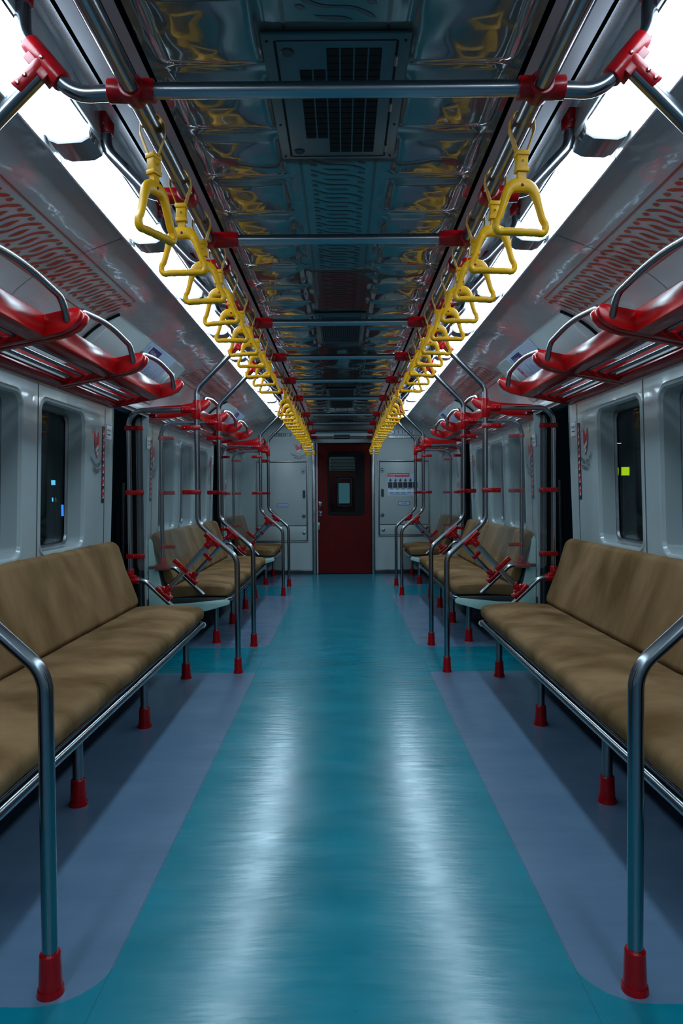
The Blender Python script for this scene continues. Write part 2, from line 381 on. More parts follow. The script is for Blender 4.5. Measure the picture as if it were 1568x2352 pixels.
# side walls with windows
def rrect(cy, cz, hy, hz, r, n=8):
    pts = []
    for (sy, sz, a0) in ((1,1,0),(-1,1,PI/2),(-1,-1,PI),(1,-1,1.5*PI)):
        for i in range(n+1):
            a = a0+PI/2*i/n; pts.append((cy+sy*(hy-r)+r*math.cos(a), cz+sz*(hz-r)+r*math.sin(a)))
    return pts
WIN = {0: [(1.97,2.50),(2.68,3.21),(3.42,3.99)], 1: [(5.60,6.14),(6.34,6.88),(7.06,7.60)], 2: [], 3: [(-.9,-.37),(-.2,.33)]}
WZ = (.868, 1.625)
WBAY = [(1.50, 4.475), (5.275, 7.95), (8.76, Y1), (Y0, .70)]
wn = 1
for side, left in SIDES:
    b = MB()
    for bi, (a, c) in enumerate(WBAY):
        # below the sill, above the head, between windows
        wins = WIN[bi]
        def quad(y0, y1, z0, z1):
            b.add([(wx(z0),y0,z0),(wx(z0),y1,z0),(wx(z1),y1,z1),(wx(z1),y0,z1)], [(0,1,2,3)])
        b.mat(2); quad(a, c, 0, .36); b.mat(0); quad(a, c, .36, .84)  # lowest band coloured dark to deepen the shade under the benches
        edges = [a]
        cells = []
        for i, (p, q) in enumerate(wins):
            lo = a if i == 0 else (wins[i-1][1]+p)/2
            hi = c if i == len(wins)-1 else (q+wins[i+1][0])/2
            lo = max(lo, p-.12); hi = min(hi, q+.12); cells.append((lo, hi, p, q))
        prev = a
        for lo, hi, p, q in cells:
            if lo > prev+1e-4: quad(prev, lo, .84, 1.70)
            cy, cz, hy, hz = (p+q)/2, (WZ[0]+WZ[1])/2, (q-p)/2, (WZ[1]-WZ[0])/2
            loops = []
            def loop(gro, off, r=.06):
                pts = rrect(cy, cz, hy+gro, hz+gro, max(.02, r+gro)); return [(wx(z)+off, y, z) for y, z in pts]
            L0 = loop(.022, 0)
            out = []
            for (x_, y_, z_) in L0:
                dy, dz = y_-cy, z_-cz
                ty = ((hi-cy) if dy > 0 else (lo-cy))/dy if abs(dy) > 1e-6 else 1e9
                tz = ((1.70-cz) if dz > 0 else (.84-cz))/dz if abs(dz) > 1e-6 else 1e9
                t = min(ty, tz); yy, zz = cy+dy*t, cz+dz*t; out.append([yy, zz])
            for (ty, tz) in ((hi,1.70),(lo,1.70),(lo,.84),(hi,.84)):   # snap one sample onto each corner
                k = min(range(len(out)), key=lambda i: (out[i][0]-ty)**2+(out[i][1]-tz)**2); out[k] = [ty, tz]
            loops = [[(wx(z), y_, z) for y_, z in out], L0, loop(.012, -.006), loop(.002, -.004), loop(-.006, .012), loop(-.012, .085, .05)]
            n = len(L0)
            for r_ in range(len(loops)-1):
                o = loops[r_]+loops[r_+1]
                b.mat(0); b.add(o, [(i, (i+1)%n, n+(i+1)%n, n+i) for i in range(n)])
            prev = hi
        if prev < c-1e-4: quad(prev, c, .84, 1.70)
        # the top rolls over to the soffit below the racks
        pts = [(wx(1.70),1.70),(1.458,1.725),(1.45,1.74),(1.435,1.748),(1.40,1.75)]
        b.add([(x,yy,z) for yy in (a,c) for x,z in pts], [(i,i+1,5+i+1,5+i) for i in range(4)])
        b.add([(x,yy,z) for yy in (a,c) for x,z in [(1.40,1.75),(1.40,1.765),(1.47,1.765)]], [(0,1,4,3),(1,2,5,4)])
        # outer skin and jamb ends
        b.mat(0)
        for yy in (a, c):
            if Y0+.01 < yy < Y1-.01:
                b.add([(wx(0),yy,0),(1.60,yy,0),(1.60,yy,1.76),(1.45,yy,1.76),(wx(.84),yy,.84)], [(0,1,2,3,4)])
        seams = [(cells[i][3]+cells[i+1][2])/2+.07 for i in range(len(cells)-1)] if cells else []
        seams += [c-.14] if bi in (0, 1) else []
        seams += [a+.14] if bi in (1, 2) else []
        b.mat(1)
        for sy in seams:
            b.add([(wx(.6)-.0012,sy-.004,.6),(wx(.6)-.0012,sy+.004,.6),(wx(.84)-.0012,sy+.004,.84),(wx(.84)-.0012,sy-.004,.84),(wx(1.7)-.0012,sy+.004,1.7),(wx(1.7)-.0012,sy-.004,1.7)],
                  [(0,1,2,3),(3,2,4,5)])
    for (a, c) in DOORS:                          # lintel above each doorway
        b.mat(0); b.box(1.44, 1.60, a, c, 1.765, 1.80)
    struct('wall_'+side, b, ['wall', 'seam', 'undershade'], mirror=left, angle=40)
    for bi, (a, c) in enumerate(WBAY):            # window frames and panes
        for (p, q) in WIN[bi]:
            cy, cz, hy, hz = (p+q)/2, (WZ[0]+WZ[1])/2, (q-p)/2, (WZ[1]-WZ[0])/2
            g = MB(); n = None
            A = [(wx(z)+.085, y_, z) for y_, z in rrect(cy, cz, hy+.03, hz+.03, .08)]
            B = [(wx(z)+.085, y_, z) for y_, z in rrect(cy, cz, hy-.022, hz-.022, .045)]
            D_ = [(wx(z)+.098, y_, z) for y_, z in rrect(cy, cz, hy-.026, hz-.026, .045)]
            n = len(A); g.add(A+B+D_, [(i,(i+1)%n,n+(i+1)%n,n+i) for i in range(n)]+[(n+i,n+(i+1)%n,2*n+(i+1)%n,2*n+i) for i in range(n)])
            wo = struct('window_%d' % wn, g, 'steel_dull', mirror=left); wn += 1
            g = MB(); o_ = [(wx(z)+.097, y_, z) for y_, z in rrect(cy, cz, hy-.02, hz-.02, .045)]
            o2 = [(x+.006, y_, z) for x, y_, z in o_]; n = len(o_)
            g.add(o_+o2, [tuple(range(n)), tuple(range(2*n-1,n-1,-1))]+[(i,(i+1)%n,n+(i+1)%n,n+i) for i in range(n)])
            g.build('pane', 'pane', wo, mirror=left)

# doorways: steel jamb liners and the edges of the open leaves
dn = 1
for side, left in SIDES:
    for (a, c) in DOORS:
        root = thing('door_%d' % dn, None, None, (0,0,0)); root['kind'] = 'structure'; dn += 1
        for k, (yy, s) in enumerate(((a, 1), (c, -1))):
            f = MB(); f.box(1.50, 1.60, yy, yy+s*.012, 0, 1.765)
            f.build('jamb', 'darkmetal', root, mirror=left)
            e = MB(); e.box(1.515, 1.555, yy+s*.012, yy+s*.075, .01, 1.76); e.mat(1)
            e.box(1.520, 1.550, yy+s*.075, yy+s*.100, .01, 1.76); e.mat(2)
            e.box(1.510, 1.516, yy+s*.02, yy+s*.024, .01, 1.76); e.box(1.510, 1.516, yy+s*.062, yy+s*.067, .01, 1.76)
            e.build('door_leaf', ['darkmetal', 'dark', 'steel'], root, mirror=left)
        t = MB(); t.box(1.487, 1.62, a, c, .0, .006); t.build('sill_plate', 'steel_dull', root, mirror=left)
# end wall with its sliding door
BX = lambda px: (px-787)/159.2
BZ = lambda py: 1.15+(1136-py)/159.2
EW = Y1
b = MB()
b.box(-1.49, -.433, EW, EW+.05, 0, 2.28); b.box(.472, 1.49, EW, EW+.05, 0, 2.28); b.box(-.433, .472, EW, EW+.05, 1.895, 2.28)
for s in (-1, 1):                                  # cove rolls into the end wall
    pts = [(x, z) for x, z in COVE]
    n = len(pts); rows = []
    for k in range(7):
        a = PI/2*k/6; rows.append([(s*(x-.10*(1-math.cos(a))*.6), EW-.12+.12*math.sin(a), z-.12*(1-math.cos(a))*.9) for x, z in pts])
    vs = [p for r in rows for p in r]
    b.add(vs, [(k*n+i, k*n+i+1, (k+1)*n+i+1, (k+1)*n+i) for k in range(6) for i in range(n-1)])
struct('wall_far', b, 'endwall', angle=60)
b = MB()
for (x0, x1) in ((-1.49, -.433), (.472, 1.49)):
    b.box(x0, x1, EW-.010, EW, 0, .052); b.mat(1); b.box(x0, x1, EW-.014, EW, .052, .068); b.mat(0)
struct('baseboard_far', b, ['darkmetal', 'steel'])
b = MB(); b.box(-.425, -.383, EW-.035, EW+.06, 0, 1.895); b.box(.427, .465, EW-.035, EW+.06, 0, 1.895)
b.mat(1); b.box(-.425, .465, EW-.03, EW+.03, 1.893, 2.055)
b.mat(2); b.box(-.425, .465, EW-.012, EW, 2.055, 2.19)
b.mat(1); b.box(-.437, -.425, EW-.03, EW, 1.89, 2.19); b.box(.465, .477, EW-.03, EW, 1.89, 2.19)
b.mat(0)
for px in (726, 849): b.disc((BX(px), EW-.03, BZ(1013)), (0,-1,0), .02, .008)
struct('trim_3', b, ['steel_dull', 'endwall', 'darkmetal'], bevel=.003)
# sliding door with window
DRX0, DRX1 = -.352, .427
root = thing('door_%d' % dn, None, None, (0,0,0)); root['kind'] = 'structure'
hx0, hx1, hz0, hz1 = BX(754), BX(838), BZ(1184), BZ(1037)
b = MB(); yy = EW+.035
cx, cz, hx, hz = (hx0+hx1)/2, (hz0+hz1)/2, (hx1-hx0)/2, (hz1-hz0)/2
inner = rrect(cx, cz, hx, hz, .055); n = len(inner); out = []
X0, X1, Z0, Z1 = DRX0, DRX1, .006, 1.893
for (x_, z_) in inner:
    dx, dz = x_-cx, z_-cz
    tx = ((X1-cx) if dx > 0 else (X0-cx))/dx if abs(dx) > 1e-6 else 1e9
    tz = ((Z1-cz) if dz > 0 else (Z0-cz))/dz if abs(dz) > 1e-6 else 1e9
    t = min(tx, tz); out.append([cx+dx*t, cz+dz*t])
for (tx, tz) in ((X1,Z1),(X0,Z1),(X0,Z0),(X1,Z0)):
    k = min(range(n), key=lambda i: (out[i][0]-tx)**2+(out[i][1]-tz)**2); out[k] = [tx, tz]
V = [(x,yy,z) for x,z in out]+[(x,yy,z) for x,z in inner]+[(x,yy+.03,z) for x,z in inner]+[(x,yy+.03,z) for x,z in out]
b.add(V, [(k*n+i, k*n+(i+1)%n, (k+1)*n+(i+1)%n, (k+1)*n+i) for k in range(3) for i in range(n)])
b.build('door_panel', 'door_red', root)
b = MB()
o1 = rrect(cx, cz, hx, hz, .055); o2 = rrect((BX(758)+BX(817))/2, (BZ(1049)+BZ(1176))/2, (BX(817)-BX(758))/2, (BZ(1049)-BZ(1176))/2, .035)
o1 = [(x,yy-.006,z) for x,z in o1]; o1b = [(x,yy+.004,z) for x,z in rrect(cx, cz, hx+.004, hz+.004, .058)]
o2a = [(x,yy-.006,z) for x,z in o2]; o2b = [(x,yy+.03,z) for x,z in o2]; n = len(o1)
b.add(o1b+o1+o2a+o2b, [(k*n+i, k*n+(i+1)%n, (k+1)*n+(i+1)%n, (k+1)*n+i) for k in range(3) for i in range(n)])
b.build('window_gasket', 'dark', root)
b = MB(); pp = rrect(cx, cz, hx-.04, hz-.04, .045); n = len(pp)
b.add([(x,yy+.012,z) for x,z in pp]+[(x,yy+.017,z) for x,z in pp], [tuple(range(n)), tuple(range(2*n-1,n-1,-1))]+[(i,(i+1)%n,n+(i+1)%n,n+i) for i in range(n)])
b.build('pane', 'pane', root)
b = MB(); b.box(-.372, -.352, EW+.005, EW+.03, .006, 1.893); b.build('edge_strip', 'alu', root)
b = MB(); hxp = BX(736)
b.tube([(hxp,EW+.04,BZ(1157)),(hxp,EW-.03,BZ(1157)),(hxp,EW-.03,BZ(1180)),(hxp,EW+.04,BZ(1180))], .009, .02)
b.box(hxp-.022, hxp+.022, EW+.028, EW+.036, BZ(1163), BZ(1152)); b.box(hxp-.022, hxp+.022, EW+.028, EW+.036, BZ(1185), BZ(1174))
b.build('handle', 'steel', root, bevel=.002)
b = MB(); b.box(-.372, -.325, EW+.006, EW+.034, BZ(1217), BZ(1200)); b.mat(1); b.disc((-.345, EW+.006, BZ(1208)), (0,-1,0), .006, .003); b.build('lock_case', ['steel_dull', 'dark'], root, bevel=.002)

# gangway and the neighbouring carriage seen through the door window
b = MB()
b.box(-.62, -.60, EW+.07, EW+1.0, 0, 2.1); b.box(.60, .62, EW+.07, EW+1.0, 0, 2.1); b.box(-.62, .62, EW+.07, EW+1.0, 2.08, 2.1); b.box(-.62, .62, EW+.07, EW+1.0, -.02, 0)
b.mat(1); b.box(-.66, .66, EW+1.0, EW+1.04, 0, 2.12)
struct('wall_gangway', b, ['ground', 'dark'])
nc = thing('neighbouring_carriage_door', 'red end door of the next carriage seen through the end door window', 'train door', (0, EW+1.0, 0))
NX = lambda px: (px-787)/145.0
NZ = lambda py: 1.15+(1136-py)/145.0
b = MB(); b.box(NX(744), NX(822), -.05, 0, NZ(1230), NZ(1084)); b.mat(1); b.box(NX(740), NX(744), -.06, 0, NZ(1230), NZ(1084)); b.mat(0); b.build('door_leaf', ['nextred', 'alu'], nc, bevel=.003)
b = MB()
for i in range(9): b.box(NX(735), NX(822), -.06-.008*(i % 2), -.02, NZ(1049+3.8*i)-.02, NZ(1049+3.8*i)+.004)
b.build('shutter', 'nextgrey', nc)
def ring(mb, x0, x1, z0, z1, wd, ya, yb, r=.03):
    cx, cz, hx, hz = (x0+x1)/2, (z0+z1)/2, (x1-x0)/2, (z1-z0)/2
    o = rrect(cx, cz, hx, hz, r, 5); i_ = rrect(cx, cz, hx-wd, hz-wd, max(.006, r-wd), 5); n = len(o)
    V = [(x,yb,z) for x,z in o]+[(x,ya,z) for x,z in o]+[(x,ya,z) for x,z in i_]+[(x,yb,z) for x,z in i_]
    mb.add(V, [(k*n+i, k*n+(i+1)%n, (k+1)*n+(i+1)%n, (k+1)*n+i) for k in range(3) for i in range(n)])
b = MB(); ring(b, NX(773), NX(812), NZ(1166), NZ(1096), .03, -.06, -.05, .04); b.build('window_frame', 'dark', nc)
b = MB(); ring(b, NX(776), NX(809), NZ(1163), NZ(1098), .012, -.066, -.06, .03); b.build('window_trim', 'alu', nc)
b = MB(); b.box(NX(779), NX(804), -.075, -.055, NZ(1156), NZ(1110)); b.build('lit_pane', emis('lit_pane_glow', (.10, .30, .36), .55), nc, bevel=.008)
b = MB(); b.tube([(NX(766),-.05,NZ(1150)),(NX(766),-.10,NZ(1150)),(NX(766),-.10,NZ(1162)),(NX(766),-.05,NZ(1162))], .009, .02); b.build('handle', 'steel', nc)
ld = bpy.data.lights.new('gangway_fill_light', 'AREA'); ld.energy = 1.1; ld.size = .5; ld.color = (.8,.93,1)  # added fill light without a fixture, brightens the next carriage's door
lo = bpy.data.objects.new('gangway_fill_light', ld); C.objects.link(lo); lo.location = (0, EW+.45, 2.06)

# equipment lockers in the end wall
def text_mesh(txt, size, mtl, width=None, bold=.012):
    cu = bpy.data.curves.new('txt', 'FONT'); cu.body = txt; cu.size = size; cu.align_x = 'CENTER'; cu.align_y = 'CENTER'; cu.resolution_u = 2; cu.offset = bold*size
    o = bpy.data.objects.new('txt', cu); C.objects.link(o); bpy.context.view_layer.update()
    me = bpy.data.meshes.new_from_object(o.evaluated_get(bpy.context.evaluated_depsgraph_get()))
    bpy.data.objects.remove(o); bpy.data.curves.remove(cu)
    me.materials.clear(); me.materials.append(M[mtl])
    if width:
        xs_ = [v.co.x for v in me.vertices]; k = width/(max(xs_)-min(xs_))
        for v in me.vertices: v.co.x *= k
    return me
def place_text(name, me, loc, rot, parent, bend=None):
    o = bpy.data.objects.new(name, me); C.objects.link(o); o.location = loc; o.rotation_euler = rot; o.parent = parent; return o
FACE_FAR = (PI/2, 0, 0)                            # readable when looking along +Y
def locker(side, x0, x1, z0, z1, zs, locks, ovalp, lowlock):
    root = thing('equipment_locker', 'pale flush equipment locker in the end wall, %s of the red door' % side, 'locker', ((x0+x1)/2, EW, z0))
    ox, oz = (x0+x1)/2, z0
    b = MB(); b.box(x0-ox, x1-ox, -.003, 0, 0, z1-oz); b.build('back_panel', 'seam', root)
    b = MB(); b.box(x0-ox+.014, x1-ox-.014, -.008, -.003, zs-oz+.006, z1-oz-.014); b.build('upper_door', 'endwall', root, bevel=.002)
    b = MB(); b.box(x0-ox+.014, x1-ox-.014, -.008, -.003, .014, zs-oz-.006); b.build('lower_door', 'endwall', root, bevel=.002)
    b = MB(); t = .009
    b.box(x0-ox-t, x1-ox+t, -.012, 0, -t, .004); b.box(x0-ox-t, x1-ox+t, -.012, 0, z1-oz-.004, z1-oz+t)
    b.box(x0-ox-t, x0-ox+.004, -.012, 0, 0, z1-oz); b.box(x1-ox-.004, x1-ox+t, -.012, 0, 0, z1-oz)
    b.build('frame_trim', 'steel_dull', root, bevel=.003)
    for (lx, lz) in locks:
        b = MB(); b.disc((lx-ox, -.008, lz-oz), (0,-1,0), .030, .006, 20); b.mat(1); b.disc((lx-ox, -.014, lz-oz), (0,-1,0), .014, .002, 16)
        b.build('lock', ['steel', 'darkmetal'], root)
    b = MB(); pp = rrect(ovalp[0]-ox, ovalp[1]-oz, .020, .060, .0195); n = len(pp)
    b.add([(x,-.008,z) for x,z in pp]+[(x,-.011,z) for x,z in pp], [tuple(range(n)), tuple(range(2*n-1,n-1,-1))]+[(i,(i+1)%n,n+(i+1)%n,n+i) for i in range(n)])
    b.build('finger_pull', 'darkmetal', root)
    b = MB(); b.disc((lowlock[0]-ox, -.008, lowlock[1]-oz), (0,-1,0), .026, .004, 20); b.build('lower_lock', 'steel_dull', root)
    return root
locker('left', BX(590), BX(707), BZ(1243), BZ(1060), BZ(1207), [(BX(698),BZ(1083)),(BX(698.5),BZ(1185))], (BX(699.5),BZ(1135)), (BX(699),BZ(1224)))
locker('right', BX(871), BX(987), BZ(1231), BZ(1060), BZ(1206), [(BX(879),BZ(1081)),(BX(879),BZ(1184))], (BX(879.5),BZ(1133)), (BX(881),BZ(1218)))
def plate(name, px0, px1, py0, py1, label, cat, mt, border=None, txt=None, ts=.03, tm='ink', tw=None, th=.003, y=EW):
    cx, cz = (BX(px0)+BX(px1))/2, (BZ(py0)+BZ(py1))/2; hx, hz = abs(BX(px1)-BX(px0))/2, abs(BZ(py1)-BZ(py0))/2
    root = thing(name, label, cat, (cx, y, cz))
    b = MB(); b.box(-hx, hx, -th, 0, -hz, hz); b.build('backing', border or mt, root)
    if border: b = MB(); b.box(-hx+.006, hx-.006, -th-.0008, -th, -hz+.006, hz-.006); b.build('face', mt, root)
    if txt: place_text('lettering', text_mesh(txt, ts, tm, tw), (0, -th-.0016, 0), FACE_FAR, root)
    return root
plate('locker_name_plate', 637.5, 663, 1156, 1163.5, 'small pale DBCU PANEL name plate on left locker', 'name plate', 'posterw', 'navy', 'DBCU PANEL', .026, 'ink', .115, y=EW-.008)
plate('locker_name_plate', 915.5, 941.5, 1153, 1161, 'small pale AC PANEL name plate on right locker', 'name plate', 'posterw', 'navy', 'AC PANEL', .028, 'ink', .085, y=EW-.008)
plate('carriage_number_plate', 893, 953, 989, 999, 'pale plate reading K3 1 11 23 above the right locker', 'number plate', 'posterw', None, 'K3 1 11 23', .062, 'ink', .33)
r_ = plate('depot_plate', 893, 969, 1000.5, 1008, 'narrow grey metal plate under the carriage number plate', 'plate', 'steel_dull', 'dark')
for i, x in enumerate((-.16, -.12, -.07, -.03, .04, .08)):
    b = MB(); b.box(x, x+.018+.008*(i%3), -.0052, -.004, -.009, .009); b.build('worn_letter', 'white', r_)
plate('carriage_number_plate', 628, 672, 994, 1002, 'pale number plate behind the yellow handles, left of the end door', 'number plate', 'darkmetal', None, 'K3 1 11 23', .04, 'white', .2)
r_ = plate('header_sign', 769.5, 805.5, 999, 1009, 'black number sign on the panel over the red door', 'sign', 'ink', None, 'K3 1 11 23', .030, 'inkblue', .18, y=EW-.03)
# heart-and-hands logo "BANGGA BUATAN INDONESIA", authored in a local X(right)/Z(up) frame facing -Y
def logo_parts():
    h = MB()
    for s in (-1, 1):
        pts = []
        for k in range(20):
            a = 2*PI*k/20; px_, pz_ = .021*math.cos(a), .042*math.sin(a)
            pts.append((s*(.021+pz_*.30)+px_, .012+pz_))
        h.add([(x,-.0006,z) for x,z in pts], [tuple(range(20))])
    h.add([(-.020,-.0006,-.022),(.020,-.0006,-.022),(.004,-.0006,-.058),(-.004,-.0006,-.058)], [(0,1,2,3)])
    w_ = MB(); w_.obox((0,-.0012,-.018), (1,0,.45), (0,1,0), (-.45,0,1), .024, .0002, .007); w_.obox((.004,-.0013,-.038), (1,0,.5), (0,1,0), (-.5,0,1), .012, .0002, .005)
    s_ = MB()
    for a in (.35, .9, 1.5):
        s_.obox((-.062*math.cos(a-.2)-.006,-.0008,.034+.03*math.sin(a)), (math.cos(a),0,-math.sin(a)), (0,1,0), (math.sin(a),0,math.cos(a)), .010, .0002, .0018)
    t = []
    def arc(word, rad, size, z0):
        W = len(word)*size*.74
        for i, ch in enumerate(word):
            if ch == ' ': continue
            u = (i-(len(word)-1)/2)/len(word)*W; a = u/rad
            t.append((ch, rad*math.sin(a), z0+rad*(1-math.cos(a)), -a, size))
    arc('BANGGA BUATAN', .16, .0215, -.088); arc('INDONESIA', .16, .0215, -.112)
    return h, w_, s_, t
LH, LW, LS, LT = logo_parts()
LM = [mesh_of(LH, 'heart', 'inkred'), mesh_of(LW, 'hands', 'white'), mesh_of(LS, 'rays', 'ink')]
def letters_mesh():
    bm = bmesh.new()
    for ch, x, z, a, size in LT:
        me = text_mesh(ch, size, 'ink', None, .022); me.transform(Matrix.Translation((x,-.0007,z)) @ Matrix.Rotation(-a, 4, 'Y') @ Matrix.Rotation(PI/2, 4, 'X') @ Matrix.Scale(1.1, 4)); bm.from_mesh(me); bpy.data.meshes.remove(me)
    me = bpy.data.meshes.new('lettering'); bm.to_mesh(me); bm.free(); me.materials.append(M['ink']); return me
LM.append(letters_mesh())
def logo(loc, rot, scale, label):
    r = thing('logo_sticker', label, 'sticker', loc, rot, None); r.scale = scale
    for nm, me in zip(('heart', 'hands', 'rays', 'lettering'), LM):
        o = bpy.data.objects.new(nm, me); C.objects.link(o); o.parent = r
    return r
logo((BX(689), EW-.001, BZ(1031)), (0,0,0), (1.2,1,1.2), 'red heart and hands logo over the left locker on the end wall')
# emergency instruction board
r_ = thing('emergency_instruction_board', 'emergency instruction sheet with red title bar on the right locker', 'notice', (BX(926.5), EW-.008, BZ(1113.5)))
W2, H2 = .222, .165
b = MB(); b.box(-W2, W2, -.0015, 0, -H2, H2); b.build('sheet', 'posterw', r_)
b = MB(); b.box(-W2+.002, .094, -.0025, -.0015, H2-.055, H2-.002); b.build('title_bar', 'inkred', r_)
place_text('title', text_mesh('Petunjuk Keadaan Darurat', .032, 'white', .285), (-.062, -.0032, H2-.024), FACE_FAR, r_)
b = MB(); b.box(-.21, -.11, -.0032, -.0026, H2-.048, H2-.045); b.build('subtitle', 'white', r_)
b = MB()
for i in range(6):
    x = -W2+.008+i*.072; b.box(x, x+.064, -.0025, -.0015, H2-.215, H2-.132)
b.build('text_blocks', 'ink', r_)
b = MB()
for i in range(6):
    b = MB()
    x = -W2+.012+i*.072
    b.box(x+.016, x+.042, -.0025, -.0015, H2-.126, H2-.095-.01*(i%2)); b.box(x+.024, x+.034, -.0027, -.0017, H2-.110, H2-.078); b.box(x+.010+.01*(i%3), x+.05, -.0026, -.0016, H2-.105, H2-.098)
    b.build('pictogram', 'ink', r_)
b = MB(); b.box(-W2+.012, .2, -.0025, -.0015, -H2+.055, -H2+.095); b.build('carriage_diagram', 'white', r_)
b = MB()
for i in range(5): b.box(-W2+.03+i*.085, -W2+.085+i*.085, -.0027, -.0017, -H2+.092, -H2+.106); b.box(-W2+.03+i*.085, -W2+.085+i*.085, -.0027, -.0017, -H2+.042, -H2+.056)
for i in range(3): b.box(-W2+.04, .05+.03*(i%2), -.0025, -.0015, -H2+.012+i*.01, -H2+.015+i*.01)
b.build('diagram_lines', 'inkblue', r_)

# back end of the carriage behind the viewer
b = MB(); b.box(-1.6, 1.6, Y0-.05, Y0, 0, 2.3); struct('wall_near', b, 'endwall')
# ground and night-time things outside
b = MB(); b.box(-14, 14, -6, 34, -1.3, -1.2); struct('ground', b, 'ground')

# ------------------------------------------------------------------ printed patterns
def leaf_pts(cl, wd, n=14):
    L_, R_ = [], []
    for i in range(n+1):
        t = i/n; u, v = cl(t); u1, v1 = cl(min(1, t+.02)); u0, v0 = cl(max(0, t-.02)); du, dv = u1-u0, v1-v0; l = math.hypot(du, dv) or 1
        w_ = wd(t); L_.append((u-dv/l*w_, v+du/l*w_)); R_.append((u+dv/l*w_, v-du/l*w_))
    return L_, R_
def strokes(mb, mapf, u0, u1, per, v0, v1, lean, th):
    H = v1-v0; k = 0; u = u0
    def emit(cl, wd, n=14):
        A, B = leaf_pts(cl, wd, n); vs = [mapf(*p) for p in A]+[mapf(*p) for p in B]; m = len(A)
        if any(p is None for p in vs): return
        mb.add(vs, [(i, i+1, m+i+1, m+i) for i in range(m-1)])
    S = lambda t: lean*(t+.16*math.sin(2*PI*t))
    while u < u1-lean:
        emit(lambda t, u=u: (u+S(t), v0+H*t), lambda t: th*(.48+.52*(abs(2*t-1))**1.0)*min(1, 14*t+.15, 14*(1-t)+.15)**.6)
        h = per/2
        emit(lambda t, u=u+h: (u+S(.22+.5*t), v0+H*(.22+.5*t)), lambda t: th*1.15*math.sin(PI*t)**.8*.9+1e-4, 10)
        emit(lambda t, u=u+h: (u+S(.02)+lean*.12*t-.004, v0+H*(.0+.12*t)), lambda t: th*1.1*math.sin(PI*min(.98, t+.02))**.6+1e-4, 8)
        emit(lambda t, u=u+h: (u+S(.86)+lean*.12*t, v0+H*(.87+.13*t)), lambda t: th*1.1*math.sin(PI*min(.98, t+.02))**.6+1e-4, 8)
        u += per
cl_ = [0]
for i in range(1, len(COVE)): cl_.append(cl_[-1]+math.hypot(COVE[i][0]-COVE[i-1][0], COVE[i][1]-COVE[i-1][1]))
def cove_at(x):                                    # arc length at a given x
    for i in range(1, len(COVE)):
        if COVE[i][0] >= x: t = (x-COVE[i-1][0])/(COVE[i][0]-COVE[i-1][0]); return cl_[i-1]+t*(cl_[i]-cl_[i-1])
def cove_pt(v, off=.0015):
    for i in range(1, len(COVE)):
        if cl_[i] >= v or i == len(COVE)-1:
            t = (v-cl_[i-1])/(cl_[i]-cl_[i-1]); ax, az = COVE[i-1]; bx_, bz_ = COVE[i]; dx, dz = bx_-ax, bz_-az; l = math.hypot(dx, dz)
            return ax+dx*t+dz/l*off, az+dz*t-dx/l*off
VT, VB = cove_at(1.062), cove_at(1.272)
tn = 4
for side, left in SIDES:
    for (a, c) in ((.9, 3.645), (5.42, 7.10), (8.95, 9.75), (-2.3, .2)):
        b = MB()
        def mp(u, v): x, z = cove_pt(VB-v); return (x, u, z)
        strokes(b, mp, a+.03, c+.015, .082, .034, VB-VT-.030, .095, .0105)
        for v in (VT, VB):                          # long border lines
            n = 2
            p0 = cove_pt(v-.0028); p1 = cove_pt(v+.0028); b.add([(p0[0],a,p0[1]),(p1[0],a,p1[1]),(p1[0],c,p1[1]),(p0[0],c,p0[1])], [(0,1,2,3)])
        for e, sh in ((a, .0), (c, .0)):
            vs = []
            for i in range(13):
                v = VB+(VT-VB)*i/12; x, z = cove_pt(v); t = i/12; vs += [(x, e+sh*t, z), (x, e+sh*t+.005, z)]
            b.add(vs, [(2*i, 2*i+1, 2*i+3, 2*i+2) for i in range(12)])
        struct('trim_%d' % tn, b, 'print', mirror=left); tn += 1
    b = MB()                                        # joints of the cove panels
    for yy in (2.92, 5.35, 7.0, 8.80, .3):
        vs = []
        for i in range(21):
            v = cl_[-1]*.985*i/20; x, z = cove_pt(v, .0012); vs += [(x, yy, z), (x, yy+.003, z)]
        b.add(vs, [(2*i, 2*i+1, 2*i+3, 2*i+2) for i in range(20)])
    struct('trim_%d' % tn, b, 'seam', mirror=left); tn += 1
GR = [(1.595, 2.175, .172), (4.02, 4.80, .150), (6.86, 8.35, .150), (-1.2, -.6, .172)]
b = MB()
def inr(y): return any(a-.01 < y < c+.01 for a, c, _ in GR)
def mpc(u, v):
    if inr(u): return None
    return (v, u, 2.20+ceil_h(v, u)-.0012)
strokes(b, mpc, -2.4, 9.7, .072, -.088, .088, .075, .0065)
spans = [(-2.4, -1.2), (-.6, 1.595), (2.175, 4.02), (4.80, 6.86), (8.35, 9.8)]
for a, c in spans:
    for x in (-.118, .118):
        m_ = max(2, int((c-a)/.05)); vs = []
        for i in range(m_+1):
            yy = a+(c-a)*i/m_
            for q in (-.0045, .0045): vs.append((x+q, yy, 2.20+ceil_h(x+q, yy)-.0012))
        b.add(vs, [(2*i, 2*i+1, 2*i+3, 2*i+2) for i in range(m_)])
struct('trim_%d' % tn, b, 'printdark'); tn += 1

